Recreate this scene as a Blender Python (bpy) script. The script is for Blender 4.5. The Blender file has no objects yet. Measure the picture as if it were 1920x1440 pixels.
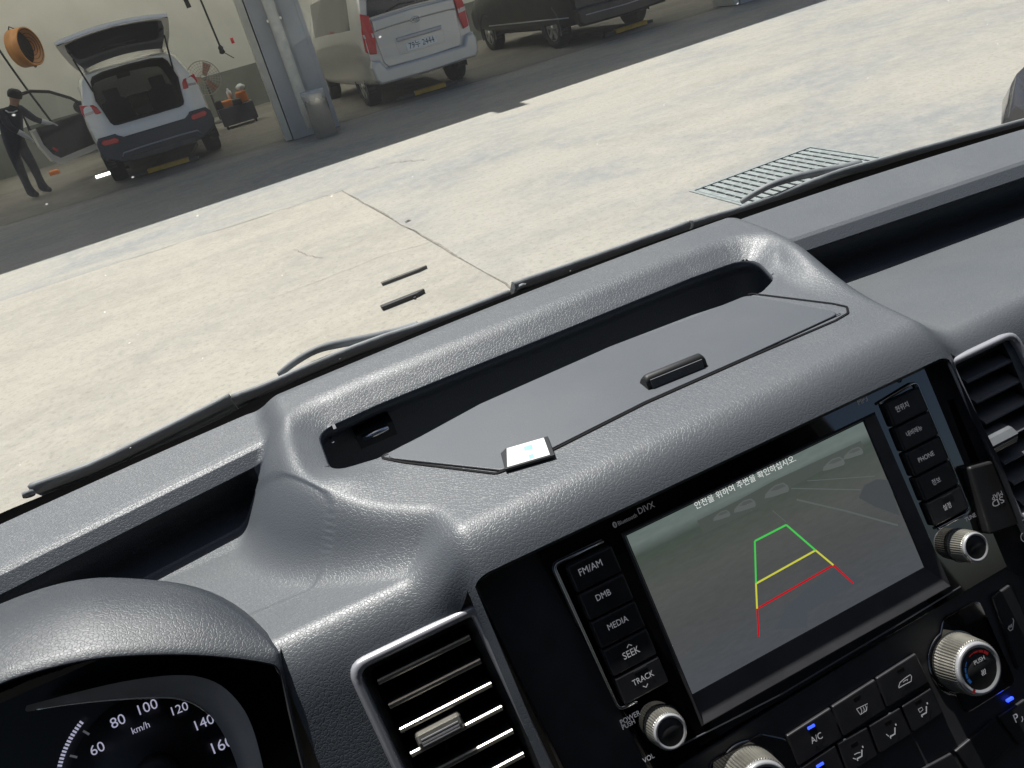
import bpy, bmesh, math, random
import numpy as np
from mathutils import Vector, Matrix

random.seed(7)
SC = bpy.context.scene
COL = SC.collection
# ------------------------------------------------------------------ camera
F_PX, CXP, CYP = 1440.0, 960.0, 720.0
YAW, PITCH, ROLL = math.radians(15), math.radians(28), math.radians(15.3)
EYE = np.array([0, 0, 1.62])
_f = np.array([math.sin(YAW) * math.cos(PITCH), math.cos(YAW) * math.cos(PITCH), -math.sin(PITCH)])
_r0 = np.array([math.cos(YAW), -math.sin(YAW), 0]); _u0 = np.cross(_r0, _f)
_u = _u0 * math.cos(ROLL) + _r0 * math.sin(ROLL)
_r = _r0 * math.cos(ROLL) - _u0 * math.sin(ROLL)
cd = bpy.data.cameras.new('camera'); cam = bpy.data.objects.new('camera', cd); COL.objects.link(cam)
cd.sensor_width = 36; cd.lens = 36 * F_PX / 1920; cd.clip_start = 0.02; cd.clip_end = 2000
M4 = Matrix.Identity(4)
for i in range(3):
    M4[i][0], M4[i][1], M4[i][2], M4[i][3] = _r[i], _u[i], -_f[i], EYE[i]
cam.matrix_world = M4
SC.camera = cam
cd.dof.use_dof = False
# ------------------------------------------------------------------ sky, sun, exposure
SUN_EL, SUN_AZ = math.radians(65), math.radians(-12)          # azimuth from +Y towards +X
SUNV = np.array([math.sin(SUN_AZ) * math.cos(SUN_EL), math.cos(SUN_AZ) * math.cos(SUN_EL), math.sin(SUN_EL)])
W = bpy.data.worlds.new('World'); SC.world = W; W.use_nodes = True
wn = W.node_tree.nodes; bgn = wn['Background']
sky = wn.new('ShaderNodeTexSky'); sky.sky_type = 'NISHITA'; sky.sun_disc = False
sky.sun_elevation = SUN_EL; sky.sun_rotation = SUN_AZ; sky.dust_density = 2.2; sky.air_density = 1.0; sky.ozone_density = 0.6
W.node_tree.links.new(sky.outputs[0], bgn.inputs[0]); bgn.inputs[1].default_value = 0.05
sl = bpy.data.lights.new('sun', 'SUN'); sl.energy = 5.0; sl.angle = math.radians(0.53); sl.color = (1, .975, .935)
so = bpy.data.objects.new('sun', sl); COL.objects.link(so)
so.rotation_euler = Vector(tuple(-SUNV)).to_track_quat('-Z', 'Y').to_euler(); so.location = (0, 20, 40)
vs = SC.view_settings; vs.view_transform = 'Standard'; vs.look = 'None'; vs.gamma = 1; vs.use_curve_mapping = False
vs.exposure = 0.62
SC.cycles.use_denoising = True
SC.cycles.max_bounces = 8; SC.cycles.transparent_max_bounces = 12
SC.cycles.sample_clamp_indirect = 6.0
SC.cycles.caustics_reflective = False; SC.cycles.caustics_refractive = False

# ------------------------------------------------------------------ points from the measured view
def ray(x, y): return (_f * F_PX + _r * (x - CXP) - _u * (y - CYP)) / F_PX
def at_z(x, y, z):
    d = ray(x, y); return EYE + d * ((z - EYE[2]) / d[2])
def at_y(x, y, Y):
    d = ray(x, y); return EYE + d * (Y / d[1])
def at_pl(x, y, p, n):
    d = ray(x, y); return EYE + d * (((p - EYE) @ n) / (d @ n))
# the centre stack's face: a plane leaning back 29 degrees
TILT = 0.51
FT = np.array([.131, .330, 1.314]); FA = np.array([1., 0, 0])
FB = np.array([0, math.sin(TILT), math.cos(TILT)]); FN = np.array([0, -math.cos(TILT), math.sin(TILT)])
def fw(a, b, h=0): return FT + FA * a + FB * b + FN * h
def fab(x, y, h=0):
    d = at_pl(x, y, FT + FN * h, FN) - FT; return (float(d @ FA), float(d @ FB))
def z2(x, y): return (420 + x * .270833, y * .270833)
def zm(x, y): return (600 + x / 3, 960 + y / 3)       # crop around left buttons
def zc(x, y): return (1280 + x / 3, 960 + y / 3)      # crop around climate panel
def zs(x, y): return (1120 + x / 3, 820 + y / 3)      # crop around screen
def z4(x, y): return (1440 + x / 4, 540 + y / 4)
def z5(x, y): return (1560 + x * .1875, 800 + y * .1875)

# ------------------------------------------------------------------ materials
def mat(name, col, rough=.5, metal=0., spec=.5, emit=None, estr=1., var=0., vscale=8., bump=None, coat=0., alpha=None, rvar=0., aniso=0.):
    m = bpy.data.materials.new(name); m.use_nodes = True
    nt = m.node_tree; n = nt.nodes; L = nt.links; b = n['Principled BSDF']
    b.inputs['Base Color'].default_value = (*col, 1); b.inputs['Roughness'].default_value = rough
    b.inputs['Metallic'].default_value = metal; b.inputs['Specular IOR Level'].default_value = spec
    b.inputs['Coat Weight'].default_value = coat; b.inputs['Coat Roughness'].default_value = .03
    tc = n.new('ShaderNodeTexCoord')
    if var:
        t = n.new('ShaderNodeTexNoise'); t.inputs['Scale'].default_value = vscale; t.inputs['Detail'].default_value = 6
        L.new(tc.outputs['Object'], t.inputs['Vector'])
        r = n.new('ShaderNodeValToRGB'); r.color_ramp.elements[0].position = .3; r.color_ramp.elements[1].position = .7
        r.color_ramp.elements[0].color = (*[max(0, c * (1 - var)) for c in col], 1)
        r.color_ramp.elements[1].color = (*[min(1, c * (1 + var)) for c in col], 1)
        L.new(t.outputs[0], r.inputs[0]); L.new(r.outputs[0], b.inputs['Base Color'])
    if rvar:
        t2 = n.new('ShaderNodeTexNoise'); t2.inputs['Scale'].default_value = vscale * 1.7; t2.inputs['Detail'].default_value = 5
        L.new(tc.outputs['Object'], t2.inputs['Vector'])
        mr = n.new('ShaderNodeMapRange'); mr.inputs['To Min'].default_value = rough - rvar; mr.inputs['To Max'].default_value = rough + rvar
        mr.inputs['From Min'].default_value = .3; mr.inputs['From Max'].default_value = .7
        L.new(t2.outputs[0], mr.inputs[0]); L.new(mr.outputs[0], b.inputs['Roughness'])
    if bump:
        sc_, dist = bump
        t3 = n.new('ShaderNodeTexNoise'); t3.inputs['Scale'].default_value = sc_; t3.inputs['Detail'].default_value = 4
        L.new(tc.outputs['Object'], t3.inputs['Vector'])
        bp = n.new('ShaderNodeBump'); bp.inputs['Distance'].default_value = dist; bp.inputs['Strength'].default_value = .6
        L.new(t3.outputs[0], bp.inputs['Height']); L.new(bp.outputs[0], b.inputs['Normal'])
    if emit:
        b.inputs['Emission Color'].default_value = (*emit, 1); b.inputs['Emission Strength'].default_value = estr
    return m

def leather(name, col, rough, scale, dist, dust=.0, strength=.55):
    """dark moulded vinyl with a pebbled grain and a film of dust"""
    m = mat(name, col, rough); nt = m.node_tree; n = nt.nodes; L = nt.links; b = n['Principled BSDF']
    tc = n.new('ShaderNodeTexCoord')
    ns = n.new('ShaderNodeTexNoise'); ns.inputs['Scale'].default_value = scale * .8; ns.inputs['Detail'].default_value = 2
    L.new(tc.outputs['Object'], ns.inputs['Vector'])
    mx = n.new('ShaderNodeVectorMath'); mx.operation = 'SCALE'; mx.inputs['Scale'].default_value = 1.1 / scale
    L.new(ns.outputs['Color'], mx.inputs[0])
    ad = n.new('ShaderNodeVectorMath'); L.new(tc.outputs['Object'], ad.inputs[0]); L.new(mx.outputs[0], ad.inputs[1])
    v = n.new('ShaderNodeTexVoronoi'); v.feature = 'DISTANCE_TO_EDGE'; v.inputs['Scale'].default_value = scale
    L.new(ad.outputs[0], v.inputs['Vector'])
    cl = n.new('ShaderNodeMapRange'); cl.inputs['From Max'].default_value = .16; cl.interpolation_type = 'SMOOTHSTEP'
    L.new(v.outputs['Distance'], cl.inputs[0])
    f2 = n.new('ShaderNodeTexNoise'); f2.inputs['Scale'].default_value = scale * 4; f2.inputs['Detail'].default_value = 3
    L.new(tc.outputs['Object'], f2.inputs['Vector'])
    ma = n.new('ShaderNodeMath'); ma.operation = 'MULTIPLY_ADD'; ma.inputs[1].default_value = .28
    L.new(f2.outputs[0], ma.inputs[0]); L.new(cl.outputs[0], ma.inputs[2])
    bp = n.new('ShaderNodeBump'); bp.inputs['Distance'].default_value = dist; bp.inputs['Strength'].default_value = strength
    L.new(ma.outputs[0], bp.inputs['Height']); L.new(bp.outputs[0], b.inputs['Normal'])
    if dust:
        d1 = n.new('ShaderNodeTexNoise'); d1.inputs['Scale'].default_value = 9; d1.inputs['Detail'].default_value = 7; d1.inputs['Roughness'].default_value = .65
        L.new(tc.outputs['Object'], d1.inputs['Vector'])
        d2 = n.new('ShaderNodeTexNoise'); d2.inputs['Scale'].default_value = 900; d2.inputs['Detail'].default_value = 2
        L.new(tc.outputs['Object'], d2.inputs['Vector'])
        g = n.new('ShaderNodeNewGeometry'); sp = n.new('ShaderNodeSeparateXYZ'); L.new(g.outputs['Normal'], sp.inputs[0])
        up = n.new('ShaderNodeMapRange'); up.inputs['From Min'].default_value = .6; up.inputs['From Max'].default_value = 1.0
        L.new(sp.outputs['Z'], up.inputs[0])
        m1 = n.new('ShaderNodeMath'); m1.operation = 'MULTIPLY'; L.new(d1.outputs[0], m1.inputs[0]); L.new(up.outputs[0], m1.inputs[1])
        m2 = n.new('ShaderNodeMath'); m2.operation = 'MULTIPLY'; L.new(m1.outputs[0], m2.inputs[0]); L.new(d2.outputs[0], m2.inputs[1])
        m3 = n.new('ShaderNodeMath'); m3.operation = 'MULTIPLY'; L.new(m2.outputs[0], m3.inputs[0]); m3.inputs[1].default_value = dust * 4
        mc = n.new('ShaderNodeMix'); mc.data_type = 'RGBA'; mc.clamp_factor = True
        L.new(m3.outputs[0], mc.inputs['Factor']); mc.inputs['A'].default_value = (*col, 1); mc.inputs['B'].default_value = (.30, .29, .26, 1)
        L.new(mc.outputs['Result'], b.inputs['Base Color'])
    return m

def glass(name, tint, refl=.05, rough=.0, dust=0.):
    m = bpy.data.materials.new(name); m.use_nodes = True; nt = m.node_tree; n = nt.nodes; L = nt.links
    n.remove(n['Principled BSDF']); out = n['Material Output']
    tr = n.new('ShaderNodeBsdfTransparent'); tr.inputs[0].default_value = (*tint, 1)
    gl = n.new('ShaderNodeBsdfGlossy'); gl.inputs['Roughness'].default_value = rough
    fr = n.new('ShaderNodeFresnel'); fr.inputs['IOR'].default_value = 1.35
    mul = n.new('ShaderNodeMath'); mul.operation = 'MULTIPLY'; mul.inputs[1].default_value = refl
    L.new(fr.outputs[0], mul.inputs[0])
    mx = n.new('ShaderNodeMixShader'); L.new(mul.outputs[0], mx.inputs[0]); L.new(tr.outputs[0], mx.inputs[1]); L.new(gl.outputs[0], mx.inputs[2])
    last = mx
    if dust:
        tc = n.new('ShaderNodeTexCoord')
        v = n.new('ShaderNodeTexVoronoi'); v.inputs['Scale'].default_value = 95; v.inputs['Randomness'].default_value = 1
        L.new(tc.outputs['Object'], v.inputs['Vector'])
        t = n.new('ShaderNodeTexNoise'); t.inputs['Scale'].default_value = 6; t.inputs['Detail'].default_value = 5
        L.new(tc.outputs['Object'], t.inputs['Vector'])
        mr = n.new('ShaderNodeMapRange'); mr.inputs['From Min'].default_value = .0; mr.inputs['From Max'].default_value = .085
        mr.inputs['To Min'].default_value = .55; mr.inputs['To Max'].default_value = 0.
        L.new(v.outputs['Distance'], mr.inputs[0])
        wv = n.new('ShaderNodeTexNoise'); wv.inputs['Scale'].default_value = 60
        L.new(tc.outputs['Object'], wv.inputs['Vector'])
        gt = n.new('ShaderNodeMath'); gt.operation = 'GREATER_THAN'; gt.inputs[1].default_value = .60; L.new(wv.outputs[0], gt.inputs[0])
        mm = n.new('ShaderNodeMath'); mm.operation = 'MULTIPLY'; L.new(mr.outputs[0], mm.inputs[0]); L.new(gt.outputs[0], mm.inputs[1])
        film = n.new('ShaderNodeMath'); film.operation = 'MULTIPLY_ADD'; film.inputs[1].default_value = dust; L.new(t.outputs[0], film.inputs[0]); L.new(mm.outputs[0], film.inputs[2])
        df = n.new('ShaderNodeBsdfTranslucent'); df.inputs[0].default_value = (.8, .8, .78, 1)
        m2 = n.new('ShaderNodeMixShader'); L.new(film.outputs[0], m2.inputs[0]); L.new(mx.outputs[0], m2.inputs[1]); L.new(df.outputs[0], m2.inputs[2])
        last = m2
    L.new(last.outputs[0], out.inputs[0])
    return m

M = {}
M['pad'] = leather('dash vinyl', (.074, .083, .096), .42, 460, .00016, dust=.12, strength=.5)
M['lid'] = leather('lid vinyl', (.058, .067, .081), .44, 1100, .00006, dust=.10, strength=.4)
M['hood'] = leather('hood vinyl', (.030, .036, .045), .46, 480, .00012, dust=.04, strength=.5)
M['satin'] = mat('satin black trim', (.044, .044, .048), .42, var=.15, vscale=60, rvar=.05)
M['matte'] = mat('matte black plastic', (.012, .012, .013), .55, var=.2, vscale=80)
M['piano'] = mat('piano black', (.003, .003, .004), .04, coat=1.0, spec=.9); M['piano'].node_tree.nodes['Principled BSDF'].inputs['Coat IOR'].default_value = 2.2
M['rubber'] = mat('black rubber', (.012, .012, .012), .75, bump=(300, .0003))
M['button'] = mat('button black', (.018, .018, .021), .45, var=.2, vscale=90, rvar=.06)
M['silver'] = mat('satin silver paint', (.40, .40, .43), .38, metal=.45, var=.06, vscale=120)
M['chrome'] = mat('chrome', (.62, .62, .64), .14, metal=1.0, rvar=.05, vscale=50)
M['knob'] = mat('knob metal', (.40, .385, .34), .36, metal=.85, var=.1, vscale=200)
M['slat'] = mat('vent slat', (.05, .05, .048), .38, var=.15, vscale=120)
M['slatdark'] = mat('vent slat grey', (.10, .105, .115), .5, var=.12, vscale=100)
M['legend'] = mat('legend white', (.62, .62, .63), .5, emit=(.75, .75, .8), estr=.10, var=.05, vscale=40)
M['legend_dim'] = mat('legend grey', (.42, .42, .44), .5, emit=(.7, .7, .75), estr=.05, var=.05, vscale=40)  # faint glow put into the grey print so it reads in shade
M['digit'] = mat('gauge digit', (.55, .55, .62), .5, emit=(.62, .62, .82), estr=.33, var=.05, vscale=40)
M['blue'] = mat('blue led', (.01, .03, .4), .4, emit=(.03, .07, 1), estr=1.6, var=.05)
M['red_print'] = mat('red print', (.45, .02, .02), .4, var=.05)
M['blue_print'] = mat('blue print', (.03, .16, .5), .4, var=.05)
M['card'] = mat('card black', (.02, .02, .022), .35, var=.1, vscale=90)
M['card_label'] = mat('card label', (.62, .63, .62), .45, var=.04, vscale=200)
M['cyan'] = mat('cyan print', (.22, .58, .64), .45, var=.2, vscale=250)
M['liner'] = mat('cabin liner', (.10, .098, .095), .85, var=.06, vscale=20, bump=(400, .0004))
M['trim'] = mat('cabin trim', (.03, .03, .032), .6, var=.1, vscale=20)
M['frit'] = mat('ceramic frit', (.005, .004, .005), .7, spec=.15, var=.1)
M['wiper'] = mat('weathered wiper', (.17, .18, .185), .62, var=.3, vscale=30, bump=(150, .0006))
M['windshield'] = glass('windshield glass', (.95, .965, .96), .022, dust=.012)
M['winglass'] = glass('car window', (.16, .18, .18), .9)
M['winclear'] = glass('lighter car window', (.55, .58, .57), .9)

# ------------------------------------------------------------------ mesh builder
def nrm(v):
    v = np.array(v, float); l = np.linalg.norm(v); return v / l if l > 1e-12 else v
def rpoly(pts, r, seg=4):
    """round the corners of a 2-D polygon"""
    pts = [np.array(p, float) for p in pts]; n = len(pts); out = []
    rr = r if isinstance(r, (list, tuple)) else [r] * n
    for i in range(n):
        p, a, b = pts[i], pts[i - 1], pts[(i + 1) % n]
        d1, d2 = nrm(a - p), nrm(b - p)
        cosang = max(-1, min(1, float(d1 @ d2))); ang = math.acos(cosang)
        if rr[i] <= 0 or ang > 3.0: out.append(p); continue
        t = min(rr[i] / math.tan(ang / 2), np.linalg.norm(a - p) * .48, np.linalg.norm(b - p) * .48)
        s, e = p + d1 * t, p + d2 * t
        for k in range(seg + 1):
            u = k / seg
            out.append((1 - u) ** 2 * s + 2 * u * (1 - u) * p + u * u * e)
    return out
def inset(pts, d):
    """inset a convex 2-D polygon (any winding)"""
    pts = [np.array(p, float) for p in pts]; n = len(pts)
    A = sum(pts[i][0] * pts[(i + 1) % n][1] - pts[(i + 1) % n][0] * pts[i][1] for i in range(n))
    s = 1 if A > 0 else -1; out = []
    for i in range(n):
        a, p, b = pts[i - 1], pts[i], pts[(i + 1) % n]
        e1, e2 = nrm(p - a), nrm(b - p)
        n1, n2 = np.array([-e1[1], e1[0]]) * s, np.array([-e2[1], e2[0]]) * s
        k = 1 + float(n1 @ n2)
        out.append(p + (n1 + n2) * d / max(k, .3))
    return out

class MB:
    def __init__(s): s.v = []; s.f = []; s.m = []; s.sm = []
    def add(s, verts, faces, mi=0, smooth=False):
        o = len(s.v); s.v += [tuple(map(float, p)) for p in verts]
        for f in faces: s.f.append(tuple(i + o for i in f)); s.m.append(mi); s.sm.append(smooth)
        return s
    def box(s, c, size, R=None, mi=0):
        c = np.array(c, float); h = np.array(size, float) / 2; vs_ = []
        for x in (-1, 1):
            for y in (-1, 1):
                for z in (-1, 1):
                    p = np.array([x, y, z]) * h
                    if R is not None: p = R @ p
                    vs_.append(c + p)
        return s.add(vs_, [(0, 1, 3, 2), (4, 6, 7, 5), (0, 4, 5, 1), (2, 3, 7, 6), (0, 2, 6, 4), (1, 5, 7, 3)], mi)
    def loft(s, rings, closed=True, caps=True, mi=0, smooth=True):
        n = len(rings[0]); vs_ = [p for r in rings for p in r]; fs = []
        for i in range(len(rings) - 1):
            for j in range(n if closed else n - 1):
                a, b = i * n + j, i * n + (j + 1) % n
                fs.append((a, b, b + n, a + n))
        s.add(vs_, fs, mi, smooth)
        if caps and closed:
            s.add(rings[0], [tuple(range(n))[::-1]], mi); s.add(rings[-1], [tuple(range(n))], mi)
        return s
    def tube(s, path, r, n=8, mi=0, caps=True):
        path = [np.array(p, float) for p in path]; rings = []
        rr = r if isinstance(r, (list, tuple)) else [r] * len(path)
        up = np.array([0, 0, 1.])
        for i, p in enumerate(path):
            t = nrm(path[min(i + 1, len(path) - 1)] - path[max(i - 1, 0)])
            x = np.cross(t, up)
            if np.linalg.norm(x) < .05: x = np.cross(t, np.array([0, 1., 0]))
            x = nrm(x); y = np.cross(x, t)
            rings.append([p + (x * math.cos(2 * math.pi * k / n) + y * math.sin(2 * math.pi * k / n)) * rr[i] for k in range(n)])
        return s.loft(rings, True, caps, mi)
    def lathe(s, o, axis, prof, n=32, mi=0, ref=None):
        o = np.array(o, float); ax = nrm(axis); x = nrm(np.cross(ax, ref if ref is not None else ([0, 0, 1.] if abs(ax[2]) < .9 else [0, 1., 0]))); y = np.cross(ax, x)
        rings = [[o + ax * h + (x * math.cos(2 * math.pi * k / n) + y * math.sin(2 * math.pi * k / n)) * max(r, 1e-5) for k in range(n)] for r, h in prof]
        return s.loft(rings, True, True, mi)
    def slab(s, pts2, fr, h0, h1, bev=0., r=0., mi=0, seg=4):
        """bevelled plate: 2-D outline pts2 lifted through fr(a,b,h)"""
        base = rpoly(pts2, r, seg) if r else [np.array(p, float) for p in pts2]
        rings = [[fr(p[0], p[1], h0) for p in base]]
        if bev:
            rings.append([fr(p[0], p[1], h1 - bev) for p in base])
            q1 = inset(pts2, bev * .35); q2 = inset(pts2, bev)
            r1 = rpoly(q1, max(r - bev * .35, 0) if not isinstance(r, (list, tuple)) else r, seg) if r else q1
            r2 = rpoly(q2, max(r - bev, 1e-5) if not isinstance(r, (list, tuple)) else r, seg) if r else q2
            rings.append([fr(p[0], p[1], h1 - bev * .3) for p in r1]); rings.append([fr(p[0], p[1], h1) for p in r2])
        else: rings.append([fr(p[0], p[1], h1) for p in base])
        return s.loft(rings, True, True, mi, smooth=False)
    def strip(s, pts, w, fr, h, mi=0):
        """flat stroke of width w through 2-D points"""
        pts = [np.array(p, float) for p in pts]
        L_, R_ = [], []
        for i, p in enumerate(pts):
            a, b = pts[max(i - 1, 0)], pts[min(i + 1, len(pts) - 1)]
            t = nrm(b - a); nn = np.array([-t[1], t[0]]) * w / 2
            L_.append(fr(*(p + nn), h)); R_.append(fr(*(p - nn), h))
        n = len(pts)
        return s.add(L_ + R_, [(i, i + 1, n + i + 1, n + i) for i in range(n - 1)], mi)
    def build(s, name, mats, parent=None, label=None, world=True, flip=False, auto=None):
        me = bpy.data.meshes.new(name)
        off = np.zeros(3); pp = parent if world else None
        while pp is not None: off = off + np.array(pp.location); pp = pp.parent
        me.from_pydata([tuple(np.array(p) - off) for p in s.v], [], s.f)
        if not isinstance(mats, (list, tuple)): mats = [mats]
        for m in mats: me.materials.append(M[m] if isinstance(m, str) else m)
        for p, mi, sm in zip(me.polygons, s.m, s.sm): p.material_index = mi; p.use_smooth = sm
        bm = bmesh.new(); bm.from_mesh(me); bmesh.ops.remove_doubles(bm, verts=bm.verts, dist=1e-6)
        bmesh.ops.recalc_face_normals(bm, faces=bm.faces); bm.to_mesh(me); bm.free()
        o = bpy.data.objects.new(name, me); COL.objects.link(o)
        if parent is not None: o.parent = parent
        if label: o['label'] = label
        return o

def thing(name, label, cat, loc=(0, 0, 0), rz=0., group=None):
    o = bpy.data.objects.new(name, None); COL.objects.link(o); o.location = loc; o.rotation_euler = (0, 0, rz)
    o.empty_display_size = .05
    o['label'] = label; o['category'] = cat
    if group: o['group'] = group
    bpy.context.view_layer.update()
    return o
def tag(o, label, cat, group=None, kind=None):
    if label: o['label'] = label
    if cat: o['category'] = cat
    if group: o['group'] = group
    if kind: o['kind'] = kind
    return o
def text_mesh(body):
    c = bpy.data.curves.new('tmp', 'FONT'); c.body = body; c.resolution_u = 3
    o = bpy.data.objects.new('tmp', c); COL.objects.link(o); bpy.context.view_layer.update()
    me = bpy.data.meshes.new_from_object(o.evaluated_get(bpy.context.evaluated_depsgraph_get()))
    v = np.array([tuple(p.co) for p in me.vertices]); f = [tuple(p.vertices) for p in me.polygons]
    bpy.data.objects.remove(o); bpy.data.curves.remove(c); bpy.data.meshes.remove(me)
    return v, f
def text_ab(mb, body, p0, p1, fr, h, mi=0, stretch=1., embolden=0.):
    """text whose ink runs from p0 to p1 along the baseline in plane coordinates"""
    v, f = text_mesh(body); x0, x1 = v[:, 0].min(), v[:, 0].max()
    p0, p1 = np.array(p0), np.array(p1); d = p1 - p0; L_ = np.linalg.norm(d); d = d / L_; nn = np.array([-d[1], d[0]])
    sc_ = L_ / (x1 - x0)
    mb.add([fr(*(p0 + d * (q[0] - x0) * sc_ + nn * q[1] * sc_ * stretch), h) for q in v], f, mi)
    return mb
def text_px(mb, body, p0, p1, h, mi=0, stretch=1., level=True):
    a, b = fab(*p0, h), fab(*p1, h)
    if level:
        m_ = (a[1] + b[1]) / 2; a, b = (a[0], m_), (b[0], m_)
    return text_ab(mb, body, a, b, fw, h, mi, stretch)
def cpy(o, parent=None, label=None):
    c = o.copy(); COL.objects.link(c)
    if parent is not None: c.parent = parent
    if label: c['label'] = label
    return c
def rotz(a): return np.array([[math.cos(a), -math.sin(a), 0], [math.sin(a), math.cos(a), 0], [0, 0, 1]])
def rotx(a): return np.array([[1, 0, 0], [0, math.cos(a), -math.sin(a)], [0, math.sin(a), math.cos(a)]])
def roty(a): return np.array([[math.cos(a), 0, math.sin(a)], [0, 1, 0], [-math.sin(a), 0, math.cos(a)]])
def sstep(a, b, x):
    t = np.clip((x - a) / (b - a), 0, 1); return t * t * (3 - 2 * t)
# ================================================================== SETTING
def concrete(name, col, dark, big=.35, fine=26., bumpd=.004):
    m = mat(name, col, .85); nt = m.node_tree; n = nt.nodes; L = nt.links; b = n['Principled BSDF']
    tc = n.new('ShaderNodeTexCoord'); cur = None
    base = n.new('ShaderNodeRGB'); base.outputs[0].default_value = (*col, 1); cur = base.outputs[0]
    def layer(scale, detail, lo, hi, c2, amt, stretch=None, dist=0.):
        nonlocal cur
        t = n.new('ShaderNodeTexNoise'); t.inputs['Scale'].default_value = scale; t.inputs['Detail'].default_value = detail; t.inputs['Roughness'].default_value = .65
        t.inputs['Distortion'].default_value = dist
        src = tc.outputs['Object']
        if stretch:
            mp = n.new('ShaderNodeMapping'); mp.inputs['Scale'].default_value = stretch; L.new(src, mp.inputs[0]); src = mp.outputs[0]
        L.new(src, t.inputs['Vector'])
        r = n.new('ShaderNodeMapRange'); r.inputs['From Min'].default_value = lo; r.inputs['From Max'].default_value = hi; r.inputs['To Max'].default_value = amt
        L.new(t.outputs[0], r.inputs[0])
        mx = n.new('ShaderNodeMix'); mx.data_type = 'RGBA'; L.new(r.outputs[0], mx.inputs['Factor']); L.new(cur, mx.inputs['A'])
        mx.inputs['B'].default_value = (*c2, 1); cur = mx.outputs['Result']; return t
    layer(big, 7, .44, .62, dark, .95, (1, 2.2, 1), .6)
    layer(1.3, 7, .48, .72, [c * .76 for c in col], .7, (.7, 1.5, 1), 1.0)
    layer(7, 5, .42, .7, [min(1, c * 1.14) for c in col], .6)
    layer(fine, 3, .5, .78, [c * .58 for c in col], .75)
    t = layer(110, 3, .52, .75, [c * .7 for c in col], .5)
    layer(60, 2, .66, .74, [min(1, c * 1.5) for c in col], .55)
    L.new(cur, b.inputs['Base Color'])
    bp = n.new('ShaderNodeBump'); bp.inputs['Distance'].default_value = bumpd; bp.inputs['Strength'].default_value = .5
    L.new(t.outputs[0], bp.inputs['Height']); L.new(bp.outputs[0], b.inputs['Normal'])
    return m
M['winmid'] = glass('door window glass', (.55, .57, .58), .9)
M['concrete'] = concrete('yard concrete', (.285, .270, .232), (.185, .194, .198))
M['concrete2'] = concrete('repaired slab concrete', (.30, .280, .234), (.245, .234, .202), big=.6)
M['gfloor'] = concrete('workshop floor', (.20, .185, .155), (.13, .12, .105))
M['crack'] = mat('crack dirt', (.185, .17, .14), .95, var=.4, vscale=20)
M['galv'] = mat('galvanised bar', (.21, .235, .23), .6, metal=.1, var=.25, vscale=30)
M['pit'] = mat('pit', (.05, .05, .045), .9, var=.3, vscale=6)

# yard: one sheet reaching the horizon, with the drain pit left open
GX0, GX1, GY0, GY1 = 2.79, 3.76, 3.55, 4.47
g = MB(); B = 900
xs, ys = [-B, GX0, GX1, B], [-B, GY0, GY1, B]
for i in range(3):
    for j in range(3):
        if i == 1 and j == 1: continue
        g.add([(xs[i], ys[j], 0), (xs[i + 1], ys[j], 0), (xs[i + 1], ys[j + 1], 0), (xs[i], ys[j + 1], 0)], [(0, 1, 2, 3)])
ground = g.build('ground', 'concrete'); ground['kind'] = 'structure'; ground['label'] = 'sunlit pale concrete yard in front of the workshop'
g = MB()
g.add([(GX0, GY0, 0), (GX1, GY0, 0), (GX1, GY1, 0), (GX0, GY1, 0), (GX0, GY0, -.4), (GX1, GY0, -.4), (GX1, GY1, -.4), (GX0, GY1, -.4)],
      [(0, 1, 5, 4), (1, 2, 6, 5), (2, 3, 7, 6), (3, 0, 4, 7), (4, 5, 6, 7)])
g.build('drain_pit', 'pit', ground)
g = MB(); g.add([(-9, -3, .004), (1.22, -3, .004), (1.22, 4.1, .004), (.97, 8.15, .004), (.2, 8.2, .004), (-9, 8.45, .004), ], [(0, 1, 2, 3, 4, 5)])
g.build('concrete_slab', 'concrete2', ground, 'lighter repaired concrete slab with a joint along its edge')
def crack(pts, w, z=.008, seed=0, seg=14, jit=.03):
    rnd = random.Random(seed); P = []
    for (a, b) in zip(pts[:-1], pts[1:]):
        for k in range(seg):
            t = k / seg; P.append((a[0] + (b[0] - a[0]) * t + rnd.uniform(-jit, jit), a[1] + (b[1] - a[1]) * t + rnd.uniform(-jit, jit)))
    P.append(pts[-1]); mb = MB(); L_, R_ = [], []
    for i, p in enumerate(P):
        q, r_ = np.array(P[max(i - 1, 0)]), np.array(P[min(i + 1, len(P) - 1)]); t = nrm(r_ - q); nn = np.array([-t[1], t[0]]) * w * rnd.uniform(.2, 1.) / 2
        L_.append((*(np.array(p) + nn), z)); R_.append((*(np.array(p) - nn), z))
    n = len(P); mb.add(L_ + R_, [(i, i + 1, n + i + 1, n + i) for i in range(n - 1)])
    return mb
def gpx(*pts): return [tuple(at_z(x, y, 0)[:2]) for x, y in pts]
crack([(1.225, 2.6), (1.225, 4.1), (.975, 8.15)], .022, seed=1, jit=.012).build('crack', 'crack', ground)
crack([(.975, 8.15), (.2, 8.2), (-5, 8.32)], .016, seed=2, jit=.02).build('crack', 'crack', ground)
crack(gpx((500, 565), (620, 520), (720, 480), (810, 455)), .006, seed=3, jit=.008).build('crack', 'crack', ground)
crack(gpx((552, 468), (575, 480), (605, 485)), .007, seed=4, jit=.01).build('crack', 'crack', ground)
crack(gpx((760, 418), (768, 413)), .03, seed=5, jit=.008).build('crack', 'crack', ground)
crack(gpx((690, 318), (740, 305), (800, 300)), .016, seed=8, jit=.03).build('crack', 'crack', ground)
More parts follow.
